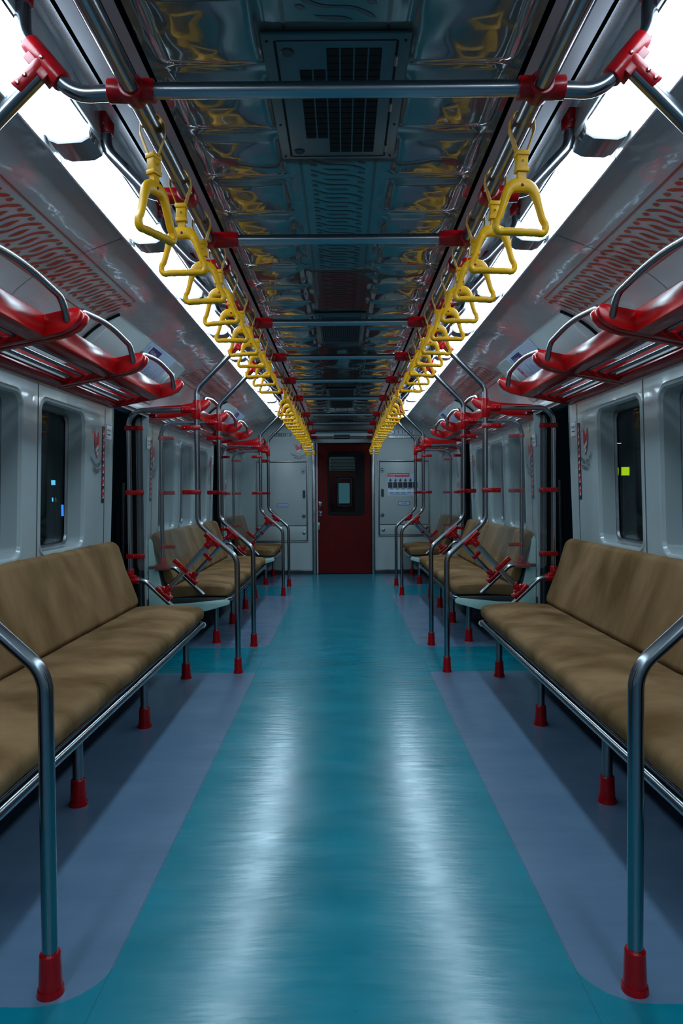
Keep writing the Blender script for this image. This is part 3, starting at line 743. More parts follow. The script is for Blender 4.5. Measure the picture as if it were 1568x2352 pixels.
# air-conditioning grilles in the ceiling
gl = ['nearest ceiling air grille, wide grey frame with stepped black mesh', 'second ceiling air grille with long black slots', 'farthest long ceiling air grille near the end wall', 'ceiling air grille behind the viewer']
for gi, (a, c, hw) in enumerate(GR):
    g = thing('air_grille', gl[gi], 'air grille', (0, (a+c)/2, 2.195), group='ceiling air grilles')
    L_ = (c-a)/2
    b = MB(); b.box(-hw, hw, -L_, L_, -.010, 0); b.build('frame', 'grille', g, bevel=.003)
    b = MB(); b.box(-hw+.028, -hw+.034, -L_+.02, L_-.02, -.0112, -.0095); b.box(hw-.034, hw-.028, -L_+.02, L_-.02, -.0112, -.0095)
    b.box(-hw+.034, hw-.034, -L_+.017, -L_+.020, -.0112, -.0095); b.box(-hw+.034, hw-.034, L_-.020, L_-.017, -.0112, -.0095)
    b.build('lid_gap', 'dark', g)
    if gi in (0, 3):
        b = MB(); xs_ = [-.080+.0335*i for i in range(7)]; n_ = 18; yl = (-L_+.045, L_-.045)
        for i in range(6):
            for j in range(n_):
                if i < 2 and (j < 3 or j >= n_-3): continue
                y0 = yl[0]+(yl[1]-yl[0])*j/n_; y1 = yl[0]+(yl[1]-yl[0])*(j+1)/n_
                b.box(xs_[i]+.002-.012, xs_[i+1]-.002-.012, y0+.0016, y1-.0016, -.0118, -.009)
        b.build('mesh_openings', 'dark', g)
        for yy in (-L_+.06, L_-.05):
            b = MB(); b.disc((-.115, yy, -.0095), (0,0,-1), .018, .004, 16); b.build('quarter_turn_lock', 'darkmetal', g)
        for yy in (-L_+.09, -.0, L_-.07):
            b = MB(); b.cyl((hw-.030, yy-.018, -.012), (hw-.030, yy+.018, -.012), .0045, n=8); b.build('hinge', 'steel_dull', g)
        for xx in (-hw+.013, hw-.013):
            b = MB()
            for q in range(4): b.disc((xx, -L_+.02+(2*L_-.04)*q/3, -.010), (0,0,-1), .004, .002, 8)
            b.build('screw_row', 'dark', g)
    else:
        b = MB(); n_ = 20
        segs = [(-L_+.06, L_-.06)] if gi == 1 else [(-L_+.06, -.12), (.12, L_-.06)]
        for (p, q) in segs:
            for i in range(n_):
                x = -.112+.0118*i; b.box(x, x+.0088, p, q, -.0125, -.009)
        b.build('slots', 'dark', g); tm = MB(); tm.box(-.118, .130, -L_+.05, L_-.05, -.0114, -.0095); tm.build('slat_panel', 'steel_dull', g)
# ------------------------------------------------------------------ ceiling lamps
LP = .82
for side, left in SIDES:
    root = thing('ceiling_lamp', '', 'lamp', (0, 0, 0), group='ceiling lamps on the %s side' % side)
    P = [(.745,2.296),(.722,2.222),(.728,2.202),(.752,2.188),(.822,2.184),(.848,2.194),(.858,2.212),(.858,2.290)]
    def lamp_loft(st, mi=0):
        b = MB(); n = len(P)
        for (yy, k, dz) in st: b.v += [((x-.79)*k+.79, yy, 2.300+(z-2.300)*dz) for x, z in P]
        for r in range(len(st)-1):
            for i in range(n-1): b.f.append((r*n+i, r*n+i+1, (r+1)*n+i+1, (r+1)*n+i)); b.m.append(mi)
        b.f.append(tuple(range(n))); b.m.append(mi); b.f.append(tuple((len(st)-1)*n+i for i in range(n-1,-1,-1))); b.m.append(mi)
        return b
    d = lamp_loft([(-.345,.80,.55),(-.338,.93,.86),(-.315,1,.97),(-.28,1,1),(.28,1,1),(.315,1,.97),(.338,.93,.86),(.345,.80,.55)])
    cap_ = MB(); cap_.v = d.v; cap_.f = d.f
    # the glowing face is the underside; the upper flanks are opaque
    cap_.m = [0 if (len(f) == 4 and 1 <= i % 7 <= 5) or len(f) > 4 else 1 for i, f in enumerate(d.f)]
    cap_.build('diffuser', ['lamp', 'steel'], root, mirror=left, angle=50)
    e = lamp_loft([(.341,.99,.86),(.347,1.0,.985),(.458,1.0,.985),(.476,.97,.70)])
    e.build('end_housing', 'housing', root, mirror=left, angle=30)
    t = MB(); t.box(.862, .872, -.345, .47, 2.190, 2.300); t.box(.710, .719, -.345, .47, 2.225, 2.300); t.build('side_rail', 'cove', root, mirror=left, bevel=.003)
    reg(root); k = 0; y = 1.725-LP*5; first = True; vis = 0
    while y < 9.7:
        nm = 'glowing fluorescent ceiling lamp, %s in the %s row counted from the viewer' % (ORD[max(0, k-4)], side) if k >= 4 else 'glowing fluorescent ceiling lamp behind the viewer in the %s row' % side
        if first: root.location = (0, y, 0); root['label'] = nm; first = False
        else: dup(root, (0, y, 0), label=nm)
        y += LP; k += 1
# ------------------------------------------------------------------ door engine covers with posters
def poster_local(parent_thing, W_, H_):
    r = parent_thing
    b = MB(); b.box(-W_, W_, -.001, 0, -H_, H_); b.build('sheet', 'posterw', r)
    b = MB(); b.box(-W_+.09, -W_+.30, -.002, -.001, H_-.085, H_-.02); b.build('title_bar', 'navy', r)
    place_text('title', text_mesh('InfoCommuter', .036, 'posterw', .13), (-W_+.17, -.0026, H_-.052), FACE_FAR, r)
    b = MB()
    for i in range(3): b.box(-W_+.03, -W_+.055, -.002, -.001, H_-.035-.012*i, H_-.029-.012*i)
    b.build('small_print', 'inkblue', r)
    b = MB(); ring(b, -W_+.022, -W_+.066, H_-.20, H_-.11, .010, -.002, -.001, .02); b.box(-W_+.034, -W_+.055, -.002, -.001, H_-.165, H_-.14); b.build('emblem', 'inkred', r)
    b = MB(); rnd = random.Random(3)
    for i in range(22):
        x = -W_+.10+i*.0225; t = H_-.11-.10*rnd.random(); b.box(x, x+.0018, -.002, -.001, -H_+.13, t)
    b.build('station_lines', 'inkblue', r)
    b = MB()
    for i in range(16): b.box(-W_+.05+i*.034, -W_+.066+i*.034, -.002, -.001, -H_+.075, -H_+.10); b.box(-W_+.055+i*.034, -W_+.06+i*.034, -.002, -.001, -H_+.112, -H_+.118)
    b.build('station_marks', 'inkred', r)
HB = [(.1, 1.52, None), (3.72, 5.29, (4.34, 4.96)), (7.19, 8.77, (7.82, 8.44))]
PT, PB = Vector((1.172, 0, 2.104)), Vector((1.428, 0, 1.850))
for side, left in SIDES:
    s = sg(left)
    for hi_, (a, c, ps) in enumerate(HB):
        root = thing('door_engine_cover', 'pale flat cover panel above the %s %s doorway' % (('near', 'first', 'second')[hi_], side), 'cover panel', (0, (a+c)/2, 0)); h = (c-a)/2
        b = MB(); b.prism([(PT.x,PT.z),(PB.x,PB.z),(1.436,1.838),(1.50,1.838),(1.50,2.02),(1.30,2.14)], -h, h)
        b.build('cover', 'wall', root, mirror=left, bevel=.006)
        b = MB(); q_ = []
        for m_ in range(15):
            v = cove_at(PT.x-.004)+(cl_[-1]-cove_at(PT.x-.004))*.93*m_/14; p_, q2 = cove_pt(v, -.002), cove_pt(v, .013); q_.append((p_, q2))
        vs = [(x, yy, z) for pr_ in q_ for (x, z) in pr_ for yy in (-h-.009, -h)]
        b.add(vs, [(4*m_+a1, 4*m_+b1, 4*m_+4+b1, 4*m_+4+a1) for m_ in range(14) for a1, b1 in ((0,1),(1,3),(3,2),(2,0))]+[(0,1,3,2),(56,57,59,58)])
        b.build('end_gasket', 'dark', root, mirror=left)
        b = MB(); n_ = Vector((-(PT.z-PB.z), 0, -(PB.x-PT.x))).normalized()
        for yy in (-h+.62, h-.22):
            q = [PT+n_*.0015, PB+n_*.0015]; b.add([(q[0].x, yy, q[0].z), (q[1].x, yy, q[1].z), (q[1].x, yy+.003, q[1].z), (q[0].x, yy+.003, q[0].z)], [(0,1,2,3)])
        b.build('joint_line', 'seam', root, mirror=left)
        d_ = (PB-PT); mid = PT+d_*.42
        b = MB(); cpt = Vector((mid.x, h-.13, mid.z)); b.cyl(cpt, cpt+n_*.006, .075, .072, 28); b.mat(1); b.cyl(cpt+n_*.006, cpt+n_*.0075, .062, .060, 28)
        b.build('round_hatch', ['white', 'wall'], root, mirror=left)
        if ps:
            mid = PT+d_*.50+n_*.002; L_ = (ps[1]-ps[0])/2
            side_w = 'route poster with navy title bar over the %s %s doorway' % (('', 'first', 'second')[hi_], side)
            pr = thing('route_poster', side_w, 'poster')
            ny = Vector((s*n_.x, 0, n_.z)); zax = Vector((-s*d_.x, 0, -d_.z)).normalized(); yax = -ny
            xax = yax.cross(zax)
            pr.matrix_world = Matrix.Translation((s*mid.x, (ps[0]+ps[1])/2, mid.z)) @ Matrix((xax, yax, zax)).transposed().to_4x4()
            poster_local(pr, L_, .185)
# ------------------------------------------------------------------ luggage racks
BASE, SL = 1.795, .19
def rz(x, h): return BASE-SL*(x-1.0)+h
RW = .845
def rack_proto(left, label, group):
    root = thing('luggage_rack', label, 'luggage rack', group=group)
    b = MB(); L_ = RW-.006; A = .040
    arm = [(1.472,0),(1.14,0),(1.075,.004),(1.03,.018),(1.004,.042),(.995,.066),(1.004,.082),(1.03,.090),(1.07,.088),(1.13,.086),(1.20,.084),(1.472,.118)]
    arm = [(x, rz(x, h)) for x, h in arm]
    b.prism(arm, 0, A); b.prism(arm, L_-A, L_)
    b.prism([(x, rz(x, h)) for x, h in ((1.138,0),(1.138,.086),(1.155,.090),(1.21,.03),(1.21,0))], A-.002, L_-A+.002)
    b.prism([(x, rz(x, h)) for x, h in ((1.415,0),(1.405,.012),(1.430,.105),(1.472,.118),(1.472,0))], A-.002, L_-A+.002)
    b.build('frame', 'red', root, mirror=left, bevel=.005)
    for x in (1.255, 1.31, 1.365):
        t = MB(); t.cyl((x, A-.004, rz(x, .030)), (x, L_-A+.004, rz(x, .030)), .0108, n=12); t.build('slat', 'steel', root, mirror=left)
    t = MB(); gx = 1.052
    t.tube([(gx, A-.006, rz(gx,.045)), (gx, A+.045, rz(gx,.118)), (gx, L_/2, rz(gx,.150)), (gx, L_-A-.045, rz(gx,.118)), (gx, L_-A+.006, rz(gx,.045))], .0142, [.11,2.0,.11], n=16, seg=12)
    t.build('guard_rail', 'steel', root, mirror=left)
    return root
RB = [(1.905, 3), (5.305, 3), (8.80, 1)]
for side, left in SIDES:
    root = rack_proto(left, '', 'red luggage racks on the %s side' % side); reg(root); first = True; k = 0
    for (y0, n_) in RB:
        for i in range(n_):
            nm = 'red luggage rack with chrome bars, %s one on the %s wall' % (ORD[k], side); k += 1
            if first: root.location = (0, y0+i*.852, 0); root['label'] = nm; first = False
            else: dup(root, (0, y0+i*.852, 0), label=nm)
# ------------------------------------------------------------------ benches
def cushion(mb, P, a, c, nyy, fold=.004, seed=0, bulge=.0):
    """closed section P (x,z) lofted along y with rounded ends and soft creases"""
    n = len(P); cx = sum(p[0] for p in P)/n; cz = sum(p[1] for p in P)/n
    st = []
    R = .05
    for i in range(7): t = i/6*PI/2; st.append((a+R*(1-math.sin(t))*1.0 if False else a+R*(1-math.cos(t)), math.sin(t)))
    m = nyy
    for i in range(1, m): st.append((a+R+(c-a-2*R)*i/m, 1))
    for i in range(7): t = PI/2-i/6*PI/2; st.append((c-R+R*math.cos(t) if False else c-R*(1-math.cos(t)), math.sin(t)))
    vs = []
    for yy, k in st:
        for x, z in P:
            ins = R*(1-k)*.75
            dx, dz = x-cx, z-cz; l = math.hypot(dx, dz) or 1
            X, Z = x-dx/l*min(ins, l*.95)*1.0, z-dz/l*min(ins, l*.95)
            nn = mnoise.noise(Vector((X*4.0+seed, yy*9+2.2*math.sin(X*5), Z*4)))*.6+mnoise.noise(Vector((X*9, yy*22+seed, Z*9)))*.4
            cr = mnoise.noise(Vector((X*1.2+seed, yy*13+5*X, Z*1.2))); nn += -.9*max(0, .25-abs(cr))/.25*max(0, mnoise.noise(Vector((X*2, yy*1.7+seed, 2)))+.25)
            X += dx/l*nn*fold; Z += dz/l*nn*fold
            vs.append((X, yy, Z))
    f = []
    for r in range(len(st)-1):
        for i in range(n): f.append((r*n+i, r*n+(i+1)%n, (r+1)*n+(i+1)%n, (r+1)*n+i))
    f += [tuple(range(n)), tuple((len(st)-1)*n+i for i in range(n-1,-1,-1))]
    mb.add(vs, f)
def dense(P, step=.02):
    out = []
    for i in range(len(P)):
        a, b_ = Vector(P[i]), Vector(P[(i+1)%len(P)]); k = max(1, int((b_-a).length/step))
        for j in range(k): out.append(tuple(a+(b_-a)*j/k))
    return out
def fil2(P, r):
    P3 = [Vector((x,0,z)) for x, z in P]; m = len(P3)
    mid = (P3[0]+P3[-1])/2
    q = fil([mid]+P3+[mid], r, 6)[:-1]
    return [(p.x, p.z) for p in q]
SEATP = dense(fil2([(.868,.372),(.862,.448),(1.10,.470),(1.345,.452),(1.345,.362),(1.10,.366)], [.03,.045,.3,.03,.03,.3]), .022)
BACKP = dense(fil2([(1.272,.462),(1.352,.440),(1.476,.845),(1.440,.872),(1.405,.850)], [.028,.03,.03,.03,.03]), .022)
def leg(mb, x, y, ztop, r=.019): mb.cyl((x,y,.02), (x,y,ztop), r)
def boot(mb, x, y, r=.026, h=.098):
    mb.cyl((x,y,0), (x,y,.014), r*1.32, r*1.25, 18); mb.cyl((x,y,.012), (x,y,h-.004), r*1.14, r, 18); mb.cyl((x,y,h-.004), (x,y,h), r, r*.9, 18)
def bench(side, left, a, c, legs, label, seed, endnear=True, endfar=True):
    root = thing('bench_seat', label, 'bench', (0, a, 0), group='tan bench seats')
    o = a
    b = MB(); cushion(b, SEATP, a-o, c-o, int((c-a)/.018), .0062, seed); b.build('seat_cushion', 'fabric', root, mirror=left, angle=70)
    b = MB(); cushion(b, BACKP, a-o, c-o, int((c-a)/.025), .0045, seed+5); b.build('backrest', 'fabric', root, mirror=left, angle=70)
    b = MB(); b.tube([(1.30,.03,.345),(.872,.03,.345),(.872,c-o-.02,.345),(1.30,c-o-.02,.345)], .0165, .05)
    b.tube([(.905,.02,.352),(.905,c-o-.02,.352)], .008)
    b.build('front_rail', 'steel', root, mirror=left)
    b = MB(); b.box(.905, 1.46, .0, c-o-.005, .322, .364); b.mat(1); b.prism([(1.39,.37),(1.478,.37),(1.478,.80),(1.462,.80)], .02, c-o-.02); b.build('seat_base', ['undershade', 'endwall'], root, mirror=left, bevel=.004)
    for ly in legs:
        b = MB(); leg(b, .985, ly-o, .35); lg = b.build('leg', 'steel_dull', root, mirror=left)
        b = MB(); boot(b, .985, ly-o); b.build('boot', 'redfit', lg, mirror=left)
    for on, yy in ((endnear, -.018), (endfar, c-o+.006)):
        if not on: continue
        b = MB()
        pl = [(1.484,.30),(1.484,.80),(1.470,.825),(1.452,.80),(1.438,.70),(1.425,.64),(1.415,.60),(1.395,.50),(1.372,.40),(1.345,.338),(1.30,.318),(1.20,.322),(.89,.352),(.868,.342),(.862,.326),(.875,.310),(1.05,.262),(1.30,.235),(1.484,.225)]
        b.prism(pl, yy, yy+.010); b.build('end_plate', 'plate', root, mirror=left, bevel=.002)
    return root
BEN = [(1.66, 4.385, [1.78, 2.57, 3.44, 4.36]), (5.345, 7.86, [5.42, 6.22, 7.04, 7.80]), (8.85, 9.98, [8.92, 9.86])]
for side, left in SIDES:
    for bi, (a, c, lg) in enumerate(BEN):
        bench(side, left, a, c, lg, ('long tan bench nearest the viewer along the %s wall', 'middle tan bench along the %s wall between the two doorways', 'short tan bench on the %s side against the end wall')[bi] % side, bi*7+3*left, endnear=True, endfar=(bi < 2))
RX, RZ = .455, 2.058
# ------------------------------------------------------------------ pole screens beside the doorways
A_ = Vector((.830, 0, .865)); B_ = Vector((1.150, 0, .520))
XP, XW, XF = .925, 1.365, .676
def pole_screen(left, Y, label, facing, group='steel pole screens beside the doorways'):
    """facing -1: clips and glass on the viewer's side"""
    root = thing('pole_screen', label, 'grab pole', (0, Y, 0), group=group); R = .0178
    b = MB(); b.tube([(XF,0,.03),(XF,0,.745),(XP,0,.975),(XP,0,1.835),(.655,0,2.105)], R, [.10,.10,.10], seg=10); b.build('main_pole', 'steel', root, mirror=left)
    b = MB(); boot(b, XF, 0, .0235, .098); b.build('boot', 'redfit', root, mirror=left)
    b = MB(); b.tube([(XP+.02,0,1.700),(XW,0,1.700),(XW,0,.63)], .0165, .10, seg=10); b.build('top_bar', 'steel', root, mirror=left)
    b = MB(); b.tube([(1.47,0,.605),(1.275,0,.605),(1.055,0,.395)], .0155, .09, seg=8); b.build('lower_bar', 'steel', root, mirror=left)
    b = MB(); b.tube([A_, B_], .0165); b.build('diagonal_brace', 'steel', root, mirror=left)
    def joint(name, c, d_main, d_br, lm, lb, br2=None):
        b = MB(); c = Vector(c); dm = Vector(d_main).normalized(); db = Vector(d_br).normalized()
        b.cyl(c-dm*lm, c+dm*lm, .0235, n=20); b.cyl(c, c+db*lb, .0225, n=20)
        b.obox(c+db*.016, dm, db, dm.cross(db), .034, .016, .0195)
        b.mat(1)
        for q in (c-dm*.0, c+db*(lb*.62)): b.disc(q+Vector((0,-.0225,0)), (0,-1,0), .0062, .0035)
        if lm > .058: b.disc(c+dm*.052+Vector((0,-.0225,0)), (0,-1,0), .0062, .0035) if name != 'top_joint' else None
        if lb > .08: b.disc(c+db*(lb*.88)+Vector((0,-.0215,0)), (0,-1,0), .0062, .0035)
        b.build(name, ['redfit', 'steel'], root, mirror=left, bevel=.003, angle=40)
    joint('upper_joint', (XP,0,1.70), (0,0,1), (1,0,0), .062, .098)
    joint('middle_joint', A_, (XP-XF,0,.23), B_-A_, .062, .068)
    joint('lower_joint', B_, (1.275-1.055,0,.605-.395), A_-B_, .060, .062)
    joint('wall_joint', (XW,0,.605), (1,0,0), (0,0,1), .055, .075)
    # roof branch: a bent tube from the roof socket over to the hand rail
    b = MB(); b.tube([(.700,0,2.29),(.700,0,2.180),(.590,0,2.050),(.47,0,2.056)], R, [.07,.08], seg=8); b.build('roof_tube', 'steel', root, mirror=left)
    joint('roof_joint', (.650,0,2.121), (.11,0,.13), (XP-.655,0,1.835-2.105), .056, .088)
    b = MB(); b.cyl((.700,0,2.25), (.700,0,2.303), .022, .026, 18); b.build('roof_socket', 'redfit', root, mirror=left, bevel=.002)
    f = facing
    if Y > 2:
        b = MB(); b.cyl((RX-.005,0,RZ), (.535,0,RZ), .0245, n=20); b.cyl((RX,-.026,RZ), (RX,.026,RZ), .0275, n=20); b.build('rail_clamp', 'redfit', root, mirror=left, bevel=.002)
    def clip(c, d):
        b = MB(); c = Vector((c[0], 0, c[1])); d = Vector((d[0], 0, d[1])).normalized(); n_ = d.cross(Vector((0,1,0)))
        b.obox(c+d*.038+Vector((0,f*.013,0)), d, (0,1,0), n_, .058, .010, .0145)
        b.cyl(c-n_*.0145, c+n_*.0145, .0215, n=18); b.mat(1)
        if f < 0:
            for q in (.030, .075): b.disc(c+d*q+Vector((0,-.023,0)), (0,-1,0), .0055, .003)
        b.build('glass_clip', ['redfit', 'steel'], root, mirror=left, bevel=.002)
    for z in (1.585, 1.172, .762): clip((XW, z), (-1, 0))
    for z in (1.585, 1.172): clip((XP, z), (1, 0))
    m_ = A_+(B_-A_)*.56; nn = Vector((1,0,.93)).normalized(); clip((m_.x, m_.z), (nn.x, nn.z))
    # acrylic sheet
    gp = fil2([(.978,1.648),(1.315,1.648),(1.315,.672),(1.115,.672),(.978,.800)], .035); yy = f*.0125
    b = MB(); n = len(gp)
    b.add([(x,yy-.0022,z) for x,z in gp]+[(x,yy+.0022,z) for x,z in gp], [tuple(range(n)), tuple(range(2*n-1,n-1,-1))]+[(i,(i+1)%n,n+(i+1)%n,n+i) for i in range(n)])
    b.build('clear_panel', 'screen', root, mirror=left, angle=30)
    return root
FR = [(1.585, -1, 'at the near end of the near bench'), (4.487, -1, 'at the far end of the near bench'), (5.285, 1, 'at the near end of the middle bench'),
      (7.93, -1, 'at the far end of the middle bench'), (8.76, 1, 'at the near end of the short end bench')]
for side, left in SIDES:
    for (Y, f, where) in FR:
        pole_screen(left, Y, '%s pole screen with red joints %s' % (side, where), f)
# ------------------------------------------------------------------ hand rails, crossbars, roof brackets
RX, RZ = .455, 2.058
def railz(y): return RZ if y < 8.95 else RZ-(y-8.95)*.085
for side, left in SIDES:
    s = sg(left)
    r_ = thing('ceiling_handrail', 'long steel handrail under the ceiling carrying the %s row of yellow handles' % side, 'handrail', (0,0,RZ))
    b = MB(); b.tube([(RX,Y0,0),(RX,8.95,0),(RX,10.04,railz(10.04)-RZ)], .0215, .5, n=20); b.build('rail', 'steel', r_, mirror=left)
CB = [(.62,0),(1.585,0),(2.50,0),(3.70,0),(4.62,0),(5.56,0),(6.58,0),(7.92,0),(8.86,0),(9.55,0),(9.98,1)]
k = 0
for (y, low) in CB:
    z = railz(y)
    lab = 'steel crossbar under the ceiling, %s from the viewer' % ORD[k-1] if k else 'steel crossbar overhead behind the frame'
    r_ = thing('ceiling_crossbar', lab, 'crossbar', (0, y, z), group='ceiling crossbars'); k += 1
    rr = .0175 if not low else .012
    b = MB(); b.cyl((-RX+.04,0,0), (RX-.04,0,0), rr, n=18); b.build('bar', 'steel', r_)
    for s in (-1, 1):
        b = MB(); b.cyl((s*(RX-(.10 if y != 1.585 else .048)),0,0), (s*(RX-.01),0,0), rr+.0075, n=20); b.cyl((s*RX,-.026,0), (s*RX,.026,0), .0275, n=20)
        if y in (1.585,): b.cyl((s*(RX+.01),0,0), (s*(RX+.055),0,0), .0255, n=20)
        b.box(s*(RX-.085), s*(RX-.012), -.004, .004, -rr-.011, rr+.011) if not low and y != 1.585 else None
        b.build('clamp', 'redfit', r_, bevel=.002)
for side, left in SIDES:
    root = thing('rail_bracket', '', 'bracket', group='roof brackets of the %s handrail' % side)
    b = MB(); b.tube([(.700,0,2.29),(.700,0,2.200),(.575,0,2.066),(.49,0,2.058)], .0172, [.07,.07], seg=8); b.build('bent_tube', 'steel', root, mirror=left)
    b = MB(); b.cyl((.700,0,2.245), (.700,0,2.303), .022, .027, 18); b.mat(1); b.disc((.700,-.023,2.265), (0,-1,0), .007, .003); b.build('roof_socket', ['redfit', 'steel'], root, mirror=left, bevel=.002)
    b = MB(); b.cyl((RX,0,RZ), (.545,0,RZ), .0245, n=20); b.cyl((RX,-.028,RZ), (RX,.028,RZ), .0275, n=20); b.build('clamp', 'redfit', root, mirror=left, bevel=.002)
    reg(root); first = True
    for k, y in enumerate((2.135, 2.78, 3.36, 3.95, 6.10, 6.99, 7.285, 9.28)):
        nm = 'bent roof bracket with red clamp, %s along the %s handrail' % (ORD[k], side)
        if first: root.location = (0,y,0); root['label'] = nm; first = False
        else: dup(root, (0,y,0), label=nm)
# ------------------------------------------------------------------ yellow handles
def handle_proto():
    root = thing('strap_handle', '', 'hand strap')
    # origin at the rail centre; the strap loops over the rail
    b = MB(); pts = []
    hw_ = .012
    loop_ = [(-.010,-.072),(-.020,-.045),(-.030,-.015),(-.0285,.008),(-.017,.0255),(0,.030),(.017,.0255),(.0285,.008),(.030,-.015),(.020,-.045),(.010,-.072)]
    q = []
    for i in range(len(loop_)-1):
        a, c = loop_[i], loop_[i+1]; q += [(a[0]+(c[0]-a[0])*t/3, a[1]+(c[1]-a[1])*t/3) for t in range(3)]
    q.append(loop_[-1])
    b.sweep([Vector((x,0,z)) for x, z in q], lambda i: (hw_, .0018), 8, up=Vector((0,1,0)), sq=.5)
    b.build('strap', 'strap', root)
    b = MB(); b.obox((0,0,-.090), (1,0,0), (0,1,0), (0,0,1), .0135, .0105, .024); b.obox((.0,0,-.072), (1,0,0), (0,1,0), (0,0,1), .016, .013, .006); b.obox((0,0,-.112), (1,0,0), (0,1,0), (0,0,1), .0155, .0125, .005)
    b.mat(1); b.disc((0,-.011,-.092), (0,-1,0), .004, .002)
    b.build('buckle', ['yellow', 'darkmetal'], root, bevel=.003)
    b = MB()
    b.obox((0,0,-.128), (1,0,0), (0,1,0), (0,0,1), .010, .007, .014)
    zt, zb = -.148, -.262
    cp = [(0,zt,.017),(.016,zt-.001,.0165),(.030,zt-.010,.0135),(.038,zt-.026,.0105),(.046,zt-.052,.0082),(.055,zt-.080,.0078),(.062,zb+.022,.0078),(.0635,zb+.008,.0082),(.056,zb-.001,.0085),(.040,zb,.0088),(.026,zb,.0095),(.013,zb,.0085),(0,zb,.0095)]
    full = cp+[(-x, z, r) for x, z, r in reversed(cp[1:-1])]
    # smooth closed path
    n = len(full); path = []; rad = []
    for i in range(n):
        p0, p1, p2, p3 = full[i-1], full[i], full[(i+1)%n], full[(i+2)%n]
        for t in (0, .25, .5, .75):
            c_ = [.5*((2*p1[j])+(-p0[j]+p2[j])*t+(2*p0[j]-5*p1[j]+4*p2[j]-p3[j])*t*t+(-p0[j]+3*p1[j]-3*p2[j]+p3[j])*t**3) for j in range(3)]
            path.append(Vector((c_[0], 0, c_[1]))); rad.append(c_[2])
    b.sweep(path, lambda i: (.0105 if rad[i] < .012 else .0095, rad[i]), 14, closed=True, up=Vector((0,1,0)), sq=.75)
    b.mat(1); b.disc((0,-.0095,zt-.002), (0,-1,0), .004, .0015)
    b.build('grip', ['yellow', 'redfit'], root, bevel=0, angle=60)
    return root
hp = handle_proto(); reg(hp); first = True
rnd = random.Random(11)
for side, left in SIDES:
    s = sg(left); k = 0
    Ys = [1.74+.2955*i for i in range(10)]+[5.66+.295*i for i in range(11)]+[9.17, 9.40, 9.62, 9.84]
    for i, y in enumerate(Ys):
        nm = 'yellow triangular handle, %s from the viewer in the %s row' % (ORD[k], side)
        g_ = 'yellow handles on the %s handrail' % side
        rot = rnd.uniform(-.10, .10); tilt = rnd.uniform(-.03, .03)
        if left and i == 0: rot = 1.12
        elif not left and i == 0: rot = .12
        elif i == 10: rot = .55*(-s)
        elif i in (11, 21): rot = .35*s
        if rnd.random() < .18 and i > 3: rot += rnd.choice((-1,1))*.35
        loc = (s*RX, y, railz(y))
        r_ = (tilt*.5, rnd.uniform(-.03, .03)+.025*s, 0)
        if first: root = hp; root.location = loc; root['label'] = nm; root['group'] = g_; first = False
        else: root = dup(hp, loc, label=nm, group=g_)
        root.rotation_euler = r_
        for ch in root_children(root) if False else [o for o in bpy.data.objects if o.parent == root]:
            ch.rotation_euler = (0,0,rot if ch.name.startswith(('grip','buckle')) else rot*.25)
        k += 1
# ------------------------------------------------------------------ stickers on the side walls
def wall_sticker(name, label, cat, left, y, z, build):
    s = sg(left); r = thing(name, label, cat, (s*(wx(z)-.0015), y, z), (0,0,-PI/2*s))
    build(r); return r
WP = [('near wall panel before the first doorway', 4.19, 4.305, 4.405), ('wall panel after the first doorway', 5.435, 5.375, 5.31),
      ('wall panel before the second doorway', 7.735, 7.815, 7.90)]
for side, left in SIDES:
    s = sg(left)
    for (where, yl, yf, yn) in WP:
        r = logo((s*(wx(1.46)-.002), yl, 1.462), (0,.03*0,-PI/2*s), (1.0,1,1.45), 'red heart logo sticker on the %s, %s side' % (where, side))
        z = 1.345; r = thing('vertical_strip_sticker', 'narrow maroon letter strip, %s side, %s' % (side, where), 'sticker', (s*(wx(z)-.002), yf, z), (.03*0,0,-PI/2*s))
        lean = math.atan(.0307)
        r.rotation_euler = (lean*1.0, 0, -PI/2*s)
        b = MB(); b.box(-.021, .021, -.0012, 0, -.235, .235); b.build('backing', 'ink', r)
        b = MB()
        for i in range(6): b.box(-.017, .017, -.0018, -.0011, -.205+.075*i, -.155+.075*i)
        b.build('red_blocks', 'inkred', r)
        b = MB(); q = random.Random(5)
        for i in range(11):
            zz = -.205+.0395*i; a_ = q.uniform(-.5, .5)
            b.obox((q.uniform(-.004,.004),-.0021,zz), (math.cos(a_),0,math.sin(a_)), (0,1,0), (-math.sin(a_),0,math.cos(a_)), .009, .0003, .0045); b.obox((.006,-.0021,zz+.008), (1,0,0), (0,1,0), (0,0,1), .0025, .0003, .008)
        b.build('marks', 'white', r)
        r = wall_sticker('warning_notice', 'white HATI-HATI notice, %s side, %s' % (side, where), 'notice', left, yn, 1.552,
            lambda r: (MB().box(-.045, .045, -.001, 0, -.05, .05).build('backing', 'white', r), MB().box(-.045, .045, -.0016, -.001, .044, .048).build('red_rule', 'inkred', r), MB().box(-.045, .045, -.0016, -.001, -.048, -.044).build('red_rule', 'inkred', r),
                       place_text('lettering', text_mesh('HATI-HATI', .018, 'ink', .07), (0, -.002, .012), FACE_FAR, r), MB().box(-.030, .030, -.0016, -.001, -.018, -.011).build('small_print', 'ink', r)))
        r.rotation_euler = (lean, 0, -PI/2*s)
b = thing('exit_sticker', 'narrow blue and red sticker strip on the left wall after the second doorway', 'sticker', (-(wx(1.3)-.002), 8.83, 1.3), (0,0,PI/2))
MB().box(-.035, .035, -.001, 0, -.17, .17).build('backing', 'white', b); MB().box(-.03, .03, -.002, -.001, .05, .12).box(-.03, .03, -.002, -.001, -.16, -.10).build('blue_panel', 'navy', b); MB().box(-.03, .03, -.002, -.001, -.07, .0).build('red_panel', 'inkred', b)
